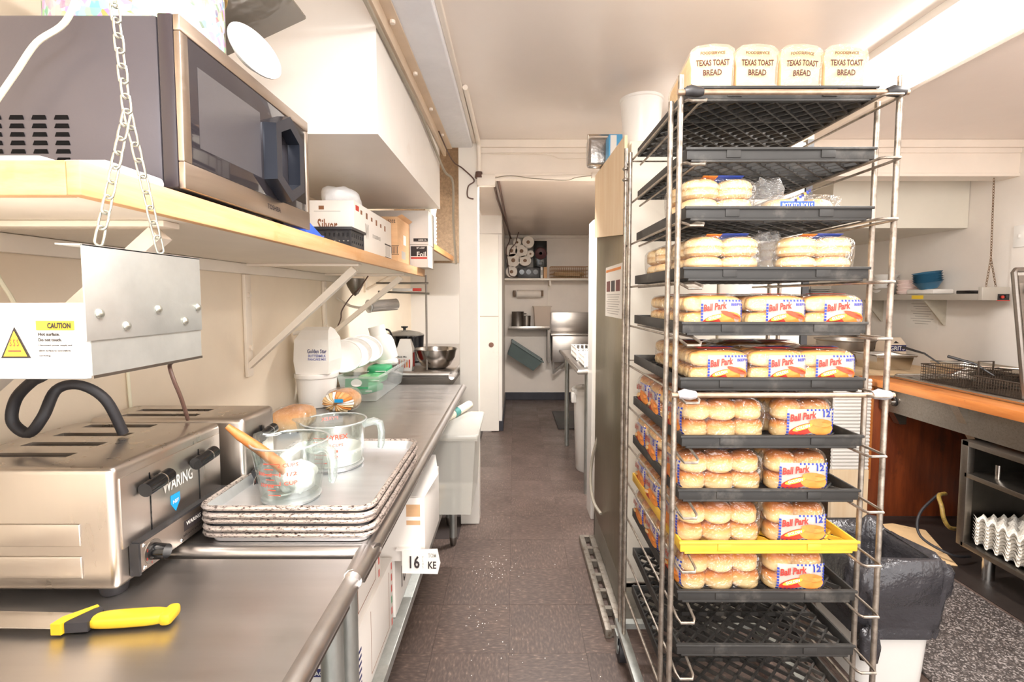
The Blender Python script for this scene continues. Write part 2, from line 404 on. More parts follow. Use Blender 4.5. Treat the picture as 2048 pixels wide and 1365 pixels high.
# cables along the duct
grey_cable = M('grey_cable', '#9a9080', .5, var=.1)
brown_cable = M('brown_cable', '#5a4036', .5, var=.1)
c1 = obj('cable', MB().tube([(-.41, .9, 2.222), (-.41, 1.6, 2.218), (-.408, 2.2, 2.205), (-.406, 2.62, 2.16), (-.395, 2.85, 2.12), (-.36, 2.93, 2.08), (-.36, 2.94, 1.85), (-.345, 2.94, 1.60)], .007, 8, smooth=6), grey_cable)
tag(c1, 'thick grey cable sagging along the duct and down behind the column', 'cable')
c2 = obj('cable', MB().tube([(-.39, 2.6, 2.262), (-.36, 2.9, 2.20), (-.30, 2.94, 2.16), (-.235, 2.945, 2.095), (-.27, 2.945, 2.06), (-.275, 2.945, 2.0), (-.24, 2.945, 1.985)], .004, 6, smooth=6), brown_cable)
tag(c2, 'thin brown wire looping over the column top into the round ceiling box', 'cable')
pp = thing('conduit', 'white painted conduit pipe running down the header to a junction box', 'pipe', (-.205, 2.93, 2.10))
obj('pipe', MB().tube([(-.213, 2.2, 2.318), (-.21, 2.6, 2.315), (-.207, 2.86, 2.305), (-.205, 2.915, 2.26), (-.205, 2.915, 2.13)], .012, 10, smooth=5), trim_m, pp)
obj('elbow', MB().cyl((-.205, 2.915, 2.10), (-.205, 2.915, 2.135), .024, .02, 14), brown_cable, pp)
obj('junction_box', MB().box(-.215, -.11, 2.90, 2.95, 2.055, 2.118, .004), trim_m, pp)
obj('cross_pipe', MB().tube([(-.11, 2.925, 2.10), (.3, 2.925, 2.112), (.62, 2.925, 2.122)], .011, 10), trim_m, pp)
obj('coupling', MB().cyl((.455, 2.925, 2.117), (.49, 2.925, 2.118), .018, n=12), trim_m, pp)
wv = obj('wire', MB().tube([(-.11, 2.91, 2.10), (-.02, 2.905, 2.112), (.12, 2.905, 2.095), (.3, 2.905, 2.085), (.36, 2.905, 2.10), (.45, 2.905, 2.112)], .0025, 6, smooth=6), grey_cable)
tag(wv, 'thin grey wire drooping along the pipe under the header', 'wire')
sw = obj('wire', MB().tube([(-.18, 2.945, 2.252), (.1, 2.945, 2.248), (.2, 2.945, 2.246), (.27, 2.945, 2.222), (.36, 2.945, 2.222), (.6, 2.945, 2.235)], .0025, 6, smooth=6), trim_m)
tag(sw, 'thin white wire stapled across the face of the header', 'wire')
# fluorescent fixtures and the added corridor fill
lamp_emit = emit('fluorescent_lens', '#fffaf4', 8.0)
def fixture(x0, x1, y0, y1, z, label, d=.062):
    t = thing('ceiling_light', label, 'light', ((x0+x1)/2, (y0+y1)/2, z-.06), 'fluorescent ceiling fixtures')
    obj('housing', MB().box(x0-.02, x1+.02, y0-.02, y1+.02, z-d*.5, z, .004), white_bright, t)
    obj('lens', MB().box(x0, x1, y0, y1, z-d, z-d*.5, .012), lamp_emit, t)
fixture(1.37, 1.65, .35, 2.14, 2.33, 'long bright fluorescent ceiling light above the bread rack')
fixture(-.02, .26, -.7, 1.10, 2.33, 'fluorescent ceiling light over the aisle')
fixture(0, .8, 3.095, 3.165, 2.24, 'added slim fill light tucked behind the header to brighten the corridor', .05)  # invented housing and glowing lens for the corridor fill
struct('trim_4', MB().box(1.70, 1.735, -1.0, 2.95, 2.30, 2.33, .004), trim_m)
# ================================================================== LEFT: tables
top_steel = steel('worktop_steel', '#cbc6c2', .36, (1.2, 14, 14), .06, scale=3)
def work_table(label, x0, x1, y0, y1, z, legs, shelf_z=None, curb=False):
    t = thing('work_table', label, 'table', ((x0+x1)/2, (y0+y1)/2, 0), 'steel work tables along the left wall')
    obj('top', MB().box(x0, x1-.012, y0+.012, y1-.004, z-.035, z, .003), top_steel, t)
    r = .017
    e = MB().tube([(x1-r, y1-.01, z-r+.003), (x1-r, y0+.05, z-r+.003), (x1-r-.012, y0+r+.01, z-r+.003), (x1-.06, y0+r, z-r+.003), (x0+.01, y0+r, z-r+.003)], r, 12, smooth=4)
    obj('rolled_edge', e, top_steel, t)
    obj('apron', MB().box(x0+.02, x1-.035, y0+.04, y1-.02, z-.09, z-.035), ss_dark, t)
    for lx, ly in legs:
        g = obj('leg', MB().cyl((lx, ly, .04), (lx, ly, z-.04), .0215, n=18), galv, t)
        obj('foot', MB().lathe([(.014, 0), (.018, .012), (.0225, .045), (.0215, .05)], (lx, ly, 0), 14), ss_dark, g)
    if shelf_z:
        obj('undershelf', MB().box(x0+.03, x1-.088, y0+.02, y1-.02, shelf_z-.035, shelf_z, .004), galv, t)
    return t
work_table('near steel work table holding the toasters and the yellow knife', -1.005, -.28, -.45, .925, .895, [(-.345, -.35), (-.345, .89), (-.95, -.35), (-.95, .89)], .34)
work_table('long steel work table behind the baking sheets with storage boxes below', -1.005, -.272, .934, 2.78, .905, [(-.345, .975), (-.345, 2.70), (-.95, .97), (-.95, 2.70)], .34)
work_table('far steel counter carrying the mixing bowl beside the white column', -1.005, -.338, 2.86, 4.68, .962, [(-.40, 2.95), (-.40, 4.55), (-.95, 2.95), (-.95, 4.55)])

# ---------------------------------------------------------------- long shelf with brackets
sh = thing('wall_shelf', 'long white shelf with a pine edge holding the microwave and boxes', 'shelf', (-.78, 1.8, 1.529))
under = M('shelf_paint', '#f2e8da', .45, var=.04, scale=4, dirt='#cfae86', dirtpos=(.66, .9))
obj('board', MB().box(-1.018, -.553, .633, 2.955, 1.529, 1.569), under, sh)
obj('front_edge', MB().box(-.553, -.535, .615, 2.955, 1.527, 1.570, .002), wood_edge, sh)
obj('end_edge', MB().box(-1.018, -.5535, .615, .633, 1.527, 1.570, .002), wood_edge, sh)
obj('wall_cleat', MB().box(-1.018, -1.0, .64, 2.95, 1.49, 1.528, .003), under, sh)
brk = M('bracket_paint', '#f1e4d3', .4, var=.05, scale=12)
for k, (yb, zb) in enumerate(((.84, 1.13), (1.86, 1.11), (2.62, 1.15))):
    b = thing('shelf_bracket', ['white steel bracket with diagonal strut nearest the strip heater', 'white steel bracket with long diagonal strut left of the flour bag', 'white steel bracket with diagonal strut behind the jug, farthest along the shelf'][k], 'bracket', (-.98, yb, zb), 'shelf brackets')
    obj('wall_plate', MB().box(-1.0185, -1.006, yb-.02, yb+.02, zb-.01, 1.488, .002), brk, b)
    obj('strut', MB().hexa([(-1.006, yb-.014, zb+.02), (-1.006, yb+.014, zb+.02), (-.59, yb+.014, 1.5), (-.59, yb-.014, 1.5),
                            (-1.006, yb-.014, zb+.045), (-1.006, yb+.014, zb+.045), (-.61, yb+.014, 1.518), (-.61, yb-.014, 1.518)]), brk, b)
    obj('arm', MB().box(-1.0, -.58, yb-.02, yb+.02, 1.518, 1.5285, .002), brk, b)
    for q in range(2): obj('bolt', MB().cyl((-1.006, yb, zb+.10+.2*q), (-.998, yb, zb+.10+.2*q), .010, n=8), brk, b)

# ---------------------------------------------------------------- microwave
mw = thing('microwave_oven', 'stainless and black microwave oven standing on the long shelf', 'microwave', (-.74, 1.055, 1.569))
dk = M('microwave_case', '#5b565b', .34, .35, .05, 5, .02, bscale=200)
obj('case', MB().box(-.935, -.572, .812, 1.30, 1.582, 1.853, .006), dk, mw)
obj('bezel_side', MB().box(-.570, -.5455, .810, 1.302, 1.580, 1.8545, .003), M('bezel_black', '#3a3337', .25, var=.06), mw)
fr = MB(); X0, X1 = -.5455, -.535
for a in ((.811, 1.301, 1.828, 1.8535), (.811, 1.301, 1.578, 1.622), (.811, .832, 1.622, 1.828), (1.287, 1.301, 1.622, 1.828)):
    fr.box(X0, X1, a[0], a[1], a[2], a[3], .002)
dframe = steel('microwave_steel', '#b9aa9c', .34, (30, 1.5, 30), .06)
dr = obj('door', fr, dframe, mw)
glass_black = M('microwave_glass', '#2c282b', .05, var=.04, spec=.8)
obj('door_glass', MB().box(-.5452, -.5365, .832, 1.287, 1.622, 1.828, .002), glass_black, dr)
mesh_grey = M('microwave_window_mesh', '#4e4a4c', .12, .2, .08, 3, .2, bscale=900)
obj('window', MB().prism([(-.5364, .855, 1.655), (-.5364, 1.06, 1.655), (-.5364, 1.06, 1.79), (-.5364, .855, 1.79)], (.0004, 0, 0)), mesh_grey, dr)
hx = [(1.07, 1.775), (1.14, 1.812), (1.21, 1.775), (1.21, 1.655), (1.14, 1.618), (1.07, 1.655)]
hi = [(1.095, 1.762), (1.14, 1.784), (1.185, 1.762), (1.185, 1.668), (1.14, 1.646), (1.095, 1.668)]
h = MB(); n = 6
for x in (-.5362, -.508):
    q = .0 if x < -.52 else .004
    h.v += [Vector((x, 1.14+(a-1.14)*(1-q*6), 1.715+(b-1.715)*(1-q*4))) for a, b in hx] + [Vector((x, a, b)) for a, b in hi]
for i in range(n):
    j = (i+1) % n
    h.f += [(12+i, 12+j, 12+n+j, 12+n+i), (i, j, 12+j, 12+i), (n+i, n+j, 12+n+j, 12+n+i), (i, j, n+j, n+i)]
obj('handle', h, M('handle_slate', '#2f323b', .2, .4, .08, 8), dr, ang=20)
obj('control_panel', MB().box(-.5366, -.5360, 1.215, 1.28, 1.64, 1.82), black_gloss, dr)
lettering(dr, 'TOSHIBA', (-.535, 1.108, 1.600), (0, 1, 0), (0, 0, 1), .06, .011, dark_ink)
lv = None
for i in range(4):
    for j in range(6):
        x = -.842 + .0365*i; z = 1.692 - .0135*j
        if lv is None:
            lv = obj('vent_louver', MB().prism([(x-.011, .812, z-.004), (x+.013, .812, z-.004), (x+.011, .812, z+.003), (x-.008, .812, z+.003)], (0, -.0012, 0)), M('vent_black', '#0c0b0c', .8, spec=.1), mw)
        else:
            c_ = lv.copy(); COL.objects.link(c_); c_.location = Vector((x+.001, .8114, z-.004)) - WL[mw.name]
for (x, y) in ((-.90, .85), (-.60, .85), (-.90, 1.26), (-.60, 1.26)):
    obj('foot', MB().cyl((x, y, 1.5695), (x, y, 1.583), .014, n=12), rubber, mw)

# white tray lying on the shelf before the microwave
wt = thing('food_tray', 'white plastic tray with grey end lying before the microwave', 'tray', (-.76, .7, 1.57))
obj('body', MB().box(-1.0, -.625, .66, .795, 1.5705, 1.590, .009, 3), white_bright, wt)
obj('end_cap', MB().box(-.624, -.555, .68, .795, 1.5705, 1.590, .008), M('grey_plastic', '#b7b6ba', .4, var=.05), wt)
# festive tin on the microwave
m_, nt_, b_ = base('tin_print'); v_ = coords(nt_)
vo = node(nt_, 'ShaderNodeTexVoronoi'); vo.inputs['Scale'].default_value = 85; nt_.links.new(v_, vo.inputs['Vector'])
hs = node(nt_, 'ShaderNodeHueSaturation'); hs.inputs['Saturation'].default_value = .75; hs.inputs['Value'].default_value = .8
nt_.links.new(vo.outputs['Color'], hs.inputs['Color'])
mxx = node(nt_, 'ShaderNodeMix', data_type='RGBA'); mxx.inputs[6].default_value = (*srgb('#cfc0b4'), 1); nt_.links.new(hs.outputs[0], mxx.inputs[7])
nt_.links.new(ramp(nt_, noise(nt_, v_, 16), [(.34, (.15,)*3), (.5, (1,)*3)]), mxx.inputs['Factor']); nt_.links.new(mxx.outputs[2], b_.inputs['Base Color']); b_.inputs['Roughness'].default_value = .3
tn = thing('biscuit_tin', 'round tin with colourful village print on top of the microwave', 'tin', (-.715, .975, 1.854))
obj('body', MB().lathe([(.136, 0), (.140, .004), (.140, .15), (.136, .152)], (-.715, .975, 1.8545), 48), m_, tn)
obj('lid', MB().lathe([(.144, 0), (.146, .004), (.146, .03), (.140, .036), (0, .038)], (-.715, .975, 2.0065), 48), M('tin_gold', '#d9b36a', .3, .7, .1), tn)
pl = obj('serving_plate', MB().lathe([(.04, 0), (.07, .004), (.115, .022), (.117, .026), (.07, .010), (0, .006)], (0, 0, 0), 40, .52, .52).rot(math.radians(68), 'X').rot(math.radians(66), 'Z').xf(Matrix.Translation((-.568, 1.08, 1.912))), white_bright)
tag(pl, 'white plate leaning on edge beside the tin on the microwave', 'plate')
cl = obj('cake_cover', MB().box(-.15, .15, -.10, .10, 0, .012, .006).box(-.13, .13, -.08, .08, .012, .05, .02).rot(math.radians(-24), 'Y').xf(Matrix.Translation((-.665, 1.2, 2.05))), film('smoky_plastic', '#bdb6ac', .16, .12, .6, '#8f877c', .2, 8))
tag(cl, 'smoky clear plastic lid tilted above the tin and plate', 'cover')
wc = obj('power_cord', MB().tube([(-.80, .775, 1.70), (-.765, .775, 1.745), (-.73, .775, 1.79), (-.685, .775, 1.82), (-.655, .77, 1.87), (-.63, .765, 1.93), (-.60, .76, 2.02), (-.585, .76, 2.2), (-.58, .76, 2.325)], .0042, 8, smooth=6), M('cream_cord', '#efe9cf', .5, var=.03))
tag(wc, 'cream power cord hanging down past the microwave side', 'cord')

# ---------------------------------------------------------------- things on the long shelf
def carton(name, label, cat, x0, x1, y0, y1, z0, z1, mat, bev=.002, group=None):
    t = thing(name, label, cat, ((x0+x1)/2, (y0+y1)/2, z0), group)
    b = obj('carton', MB().box(x0, x1, y0, y1, z0, z1, bev), mat, t)
    return t
Zs = 1.5705
bs = carton('cutlery_carton', 'long white carton reading Silver behind the black basket', 'box', -.80, -.60, 1.86, 2.42, Zs, 1.765, card_white)
lettering(bs, 'Silver', (-.70, 1.86, 1.672), (1, 0, 0), (0, 0, 1), .075, .05, brown_ink)
patch(bs, 'print', (-.70, 1.86, 1.725), (1, 0, 0), (0, 0, 1), .10, .002, grey_ink); patch(bs, 'print', (-.722, 1.86, 1.738), (1, 0, 0), (0, 0, 1), .02, .014, brown_ink)
for k in range(6): patch(bs, 'print', (-.60, 1.95+.07*k, 1.735-.003*k), (0, 1, 0), (0, 0, 1), .022, .016+.008*(k % 2), brown_ink)
patch(bs, 'print', (-.60, 1.90, 1.742), (0, 1, 0), (0, 0, 1), .04, .02, red_ink)
lettering(bs, 'W', (-.60, 2.02, 1.67), (0, 1, 0), (0, 0, 1), .05, .06, grey_ink); lettering(bs, 'FOODSERVICE', (-.60, 2.16, 1.662), (0, 1, 0), (0, 0, 1), .12, .016, grey_ink)
for k in range(9): patch(bs, 'barcode', (-.60, 2.31+.01*k, 1.62), (0, 1, 0), (0, 0, 1), .005, .05, grey_ink)
patch(bs, 'print', (-.60, 2.35, 1.65), (0, 1, 0), (0, 0, 1), .11, .006, dark_ink); patch(bs, 'print', (-.60, 2.35, 1.59), (0, 1, 0), (0, 0, 1), .11, .006, dark_ink)
# black basket
bk = thing('plastic_basket', 'black slotted plastic basket at the shelf edge before the white carton', 'basket', (-.65, 1.72, Zs))
bm_ = MB(); bx0, bx1, by0, by1, bz0, bz1 = -.69, -.548, 1.66, 1.80, Zs, 1.632
bm_.box(bx0, bx1, by0, by1, bz0, bz0+.004)
for (a0, a1, b0, b1) in ((bx0, bx1, by0, by0+.004), (bx0, bx1, by1-.004, by1), (bx0, bx0+.004, by0, by1), (bx1-.004, bx1, by0, by1)):
    for z in (bz0+.010, bz0+.030, bz0+.054): bm_.box(a0, a1, b0, b1, z-.007 if z < bz1-.03 else z-.006, z+.005)
for k in range(10):
    x = bx0 + .002 + (bx1-bx0-.004)*k/9
    for y in (by0+.002, by1-.002): bm_.box(x-.004, x+.004, y-.0022, y+.0022, bz0, bz1)
for k in range(7):
    y = by0 + .002 + (by1-by0-.004)*k/6
    for x in (bx0+.002, bx1-.002): bm_.box(x-.0022, x+.0022, y-.005, y+.005, bz0, bz1)
obj('lattice', bm_, black_pl, bk, smooth=False)
obj('rim', MB().box(bx0-.008, bx1+.008, by0-.008, by0+.004, bz1-.004, bz1+.006, .002).box(bx0-.008, bx1+.008, by1-.004, by1+.008, bz1-.004, bz1+.006, .002).box(bx0-.008, bx0+.004, by0, by1, bz1-.004, bz1+.006, .002).box(bx1-.004, bx1+.008, by0, by1, bz1-.004, bz1+.006, .002), black_pl, bk)
bf = obj('plastic_wrap_sheet', MB().prism([(-.56, 1.32, Zs), (-.62, 1.32, Zs), (-.62, 1.44, Zs+.006), (-.56, 1.46, Zs+.008)], (0, 0, .004)).prism([(-.565, 1.34, Zs+.004), (-.565, 1.48, Zs+.004), (-.58, 1.385, Zs+.05)], (-.03, 0, 0)), M('blue_plastic', '#2f62d8', .35, var=.12, scale=30))
tag(bf, 'crumpled blue plastic wrapper beside the microwave', 'wrapper')
cb = carton('cardboard_carton', 'brown cardboard carton numbered 15332 on the shelf', 'box', -.80, -.575, 2.44, 2.73, Zs, 1.80, card_brown)
lettering(cb, '15332', (-.605, 2.44, 1.777), (1, 0, 0), (0, 0, 1), .042, .016, dark_ink)
for k in range(9): patch(cb, 'barcode', (-.632+.007*k, 2.44, 1.636), (1, 0, 0), (0, 0, 1), .003, .035, dark_ink)
for (x, w_, h_) in ((-.604, .07, .003), ): patch(cb, 'barcode_frame', (x, 2.44, 1.657), (1, 0, 0), (0, 0, 1), w_, h_, dark_ink); patch(cb, 'barcode_frame', (x, 2.44, 1.615), (1, 0, 0), (0, 0, 1), w_, h_, dark_ink)
patch(cb, 'shipping_label', (-.575, 2.60, 1.70), (0, 1, 0), (0, 0, 1), .06, .05, paper); patch(cb, 'print', (-.575, 2.57, 1.62), (0, 1, 0), (0, 0, 1), .09, .04, grey_ink)
cap_m = obj('flap', MB().prism([(-.578, 2.445, 1.80), (-.578, 2.725, 1.80), (-.555, 2.7, 1.812), (-.56, 2.47, 1.815)], (.001, 0, .001)), card_brown, cb)
fo = carton('foil_carton', 'white foil carton with black and red Foil print at the shelf end', 'box', -.80, -.478, 2.752, 2.945, Zs, 1.695, card_white)
patch(fo, 'print', (-.53, 2.752, 1.66), (1, 0, 0), (0, 0, 1), .09, .055, dark_ink); lettering(fo, 'Foil', (-.516, 2.752, 1.643), (1, 0, 0), (0, 0, 1), .05, .028, white_bright, off=.0012)
patch(fo, 'print', (-.53, 2.752, 1.622), (1, 0, 0), (0, 0, 1), .09, .010, red_ink); lettering(fo, '18" x 500\'', (-.52, 2.752, 1.678), (1, 0, 0), (0, 0, 1), .045, .010, white_bright, off=.0012)
wb = carton('white_carton', 'large plain white carton stacked on the foil carton under the duct', 'box', -.86, -.476, 2.755, 2.945, 1.697, 1.885, card_white)
patch(wb, 'print', (-.52, 2.755, 1.722), (1, 0, 0), (0, 0, 1), .08, .018, dark_ink); lettering(wb, '500 ft', (-.51, 2.755, 1.722), (1, 0, 0), (0, 0, 1), .045, .009, white_bright, off=.0012)
pb = obj('plastic_bag', MB().blob((-.70, 2.02, 1.80), (.07, .10, .045), .8, 20, 10, .12, 3), M('white_film_bag', '#eeeef0', .3, var=.05, scale=20, bump=.5, bscale=12))
tag(pb, 'crumpled white plastic bag lying on the white Silver carton', 'bag')

# second shelf behind
s2 = thing('wall_shelf', 'brown-edged white shelf beyond the duct holding green boxes', 'shelf', (-.76, 3.6, 1.70))
obj('board', MB().box(-1.018, -.535, 3.06, 4.20, 1.715, 1.748), under, s2); obj('front_edge', MB().box(-.535, -.515, 3.06, 4.20, 1.712, 1.752, .002), wood('brown_edge', '#a5713f', '#c89463', (2, .8, 9), 3), s2)
b2 = thing('shelf_bracket', 'white bracket under the brown-edged far shelf', 'bracket', (-.78, 3.35, 1.45)); obj('arm', MB().box(-1.0, -.55, 3.33, 3.37, 1.70, 1.714), brk, b2)
obj('strut', MB().tube([(-1.0, 3.35, 1.46), (-.57, 3.35, 1.70)], .010, 6), brk, b2); obj('wall_plate', MB().box(-1.0195, -1.005, 3.33, 3.37, 1.44, 1.70), brk, b2)
for k, lb in enumerate(('lower green printed packet on the far shelf', 'upper green printed packet stacked on the far shelf')):
    g = thing('tea_packet', lb, 'packet', (-.58, 3.12, 1.7485+.082*k), 'green packets on the far shelf')
    obj('carton', MB().box(-.62, -.524, 3.07, 3.22, 1.749+.082*k, 1.829+.082*k, .002), green_ink, g)
    patch(g, 'label', (-.56, 3.07, 1.79+.082*k), (1, 0, 0), (0, 0, 1), .035, .045, M('pale_green', '#b9d3ba', .5))
cs = thing('cup_stack', 'stack of white foam cups on the far shelf beside the green packets', 'cups', (-.545, 3.36, 1.749))
for k in range(9): obj('cup', MB().lathe([(.030, 0), (.036, .012), (.038, .020), (.038, .024)] if k < 8 else [(.030, 0), (.040, .06), (.042, .064), (.038, .066)], (-.562, 3.36, 1.7495+.0245*k), 20), white_pl, cs)

# ---------------------------------------------------------------- hanging strip heater
ht = thing('strip_heater', 'white strip heater with galvanised end plate hanging from a chain over the toasters', 'heater', (-.7, .63, 1.309))
obj('housing', MB().box(-1.0, -.4735, .54, .725, 1.309, 1.393, .004), white_bright, ht)
ep = obj('end_plate', MB().box(-.4725, -.4705, .538, .738, 1.352, 1.459, .0005).prism([(-.4705, .538, 1.459), (-.4705, .738, 1.459), (-.50, .738, 1.460), (-.50, .538, 1.460)], (0, 0, -.0018)), galv_plate, ht)
obj('lower_plate', MB().box(-.4735, -.4722, .545, .737, 1.313, 1.36), galv_plate, ht)
obj('bottom_lip', MB().box(-.4735, -.471, .545, .737, 1.3095, 1.313), ss_dark, ht)
for (y, z) in ((.556, 1.382), (.648, 1.385), (.729, 1.386), (.594, 1.366), (.70, 1.367)):
    sc_ = obj('screw', MB().lathe([(.0055, 0), (.0058, .001), (.004, .0032), (0, .004)], (0, 0, 0), 12).rot(math.pi/2, 'Y').xf(Matrix.Translation((-.4705, y, z))), zinc, ep)
lab = patch(ht, 'warning_label', (-.5235, .54, 1.3505), (1, 0, 0), (0, 0, 1), .088, .05, paper)
def vpatch(parent, name, pts, mat, off=.0012):
    return obj(name, MB().prism([(x, .54-off, z) for x, z in pts], (0, -.0003, 0)), mat, parent, smooth=False)
lb_y = M('label_yellow', '#f2cf3a', .5, var=.03)
vpatch(lab, 'triangle_border', [(-.567, 1.3335), (-.534, 1.3335), (-.5505, 1.368)], dark_ink)
vpatch(lab, 'triangle', [(-.5635, 1.3355), (-.5375, 1.3355), (-.5505, 1.3635)], lb_y, .0018)
for k in range(3): lettering(lab, 'S', (-.5545+.004*k, .54, 1.3505), (1, 0, 0), (0, 0, 1), .0025, .008, brown_ink, off=.0026)
patch(lab, 'symbol_bar', (-.5505, .54, 1.3415), (1, 0, 0), (0, 0, 1), .014, .002, brown_ink, .0026)
patch(lab, 'caution_band', (-.5055, .54, 1.3695), (1, 0, 0), (0, 0, 1), .042, .0105, lb_y, .0014)
lettering(lab, 'CAUTION', (-.5005, .54, 1.3695), (1, 0, 0), (0, 0, 1), .026, .0066, dark_ink, off=.0022, bold=.05)
for k, (tx, w_, h_) in enumerate((('Hot surface.', .024, .0038), ('Do not touch.', .026, .0038), ('Disconnect power supply and', .037, .0021), ('allow surface to cool before', .035, .0021), ('servicing.', .013, .0021))):
    lettering(lab, tx, (-.5245+w_/2, .54, 1.3600-(.0062*k if k < 2 else .0124+.0058*(k-2))), (1, 0, 0), (0, 0, 1), w_, h_, dark_ink, off=.0016, bold=.05)
# chain
ch = thing('hanging_chain', 'zinc chain with forked end holding up the strip heater', 'chain', (-.485, .63, 1.47))
lk = {}
def link_mesh(L, wd, r):
    key = (L, wd)
    if key not in lk:
        pts = []
        for i in range(16):
            a = 2*math.pi*i/16
            pts.append((wd*math.cos(a), 0, (L-wd)*(1 if math.sin(a) > 0 else -1) + wd*math.sin(a) if abs(math.sin(a)) > .3 else (L-wd)*math.sin(a)/.3*.9))
        tb = MB().tube(pts, r, 6, closed=True); me = bpy.data.meshes.new('chain_link'); me.from_pydata(tb.v, [], tb.f); me.shade_smooth(); me.materials.append(zinc); lk[key] = me
    return lk[key]
def chain(parent, a, b, L=.0120, wd=.0046, r=.0014):
    a, b = Vector(a), Vector(b); d = b-a; n = max(2, int(d.length/(2*L-4.2*r))); me = link_mesh(L, wd, r)
    q0 = d.to_track_quat('Z', 'X')
    for i in range(n):
        o = bpy.data.objects.new('chain_link', me); COL.objects.link(o); o.parent = parent
        o.location = a + d*((i+.5)/n) - WL[parent.name]; o.rotation_mode = 'QUATERNION'
        from mathutils import Quaternion
        o.rotation_quaternion = q0 @ Quaternion((0, 0, 1), (math.pi/2*.9 if i % 2 else .35))
J = Vector((-.481, .625, 1.632))
chain(ch, J, (-.497, .625, 1.85)); chain(ch, (-.497, .625, 1.85), (-.53, .63, 2.33), .016, .006)
chain(ch, J, (-.476, .566, 1.462)); chain(ch, J, (-.476, .665, 1.462))
# heater cables
hz = obj('cable_hose', MB().tube([(-.72, .735, 1.298), (-.78, .80, 1.29), (-.845, .875, 1.262), (-.885, .89, 1.245), (-.925, .90, 1.212), (-.934, .90, 1.170), (-.905, .90, 1.148), (-.876, .90, 1.18), (-.872, .925, 1.225), (-.835, .935, 1.232), (-.80, .95, 1.20), (-.785, .97, 1.128)], .0095, 10, smooth=6), rubber)
tag(hz, 'thick black rubber cable looping behind the large toaster', 'cable')
bc = obj('power_cord', MB().tube([(-.60, .735, 1.315), (-.64, .87, 1.29), (-.70, 1.0, 1.272), (-.75, 1.06, 1.252), (-.742, 1.06, 1.22), (-.735, 1.07, 1.18), (-.735, 1.09, 1.125)], .004, 8, smooth=6), brown_cable)
tag(bc, 'thin brown cord dropping behind the small toaster', 'cord')
wc2 = obj('power_cord', MB().tube([(-1.012, 1.28, 1.36), (-1.008, 1.28, 1.25), (-1.012, 1.275, 1.2), (-1.008, 1.28, 1.0)], .004, 8, smooth=5), M('cream_cord', '#efe9cf'))
tag(wc2, 'cream cord running straight down the left wall', 'cord')
wc3 = obj('power_cord', MB().tube([(-1.0, .93, 1.50), (-.995, .95, 1.44), (-.985, .97, 1.38), (-.99, .98, 1.30)], .004, 8, smooth=5), MATS['cream_cord'])
tag(wc3, 'cream cord curving down the wall at the picture edge', 'cord')
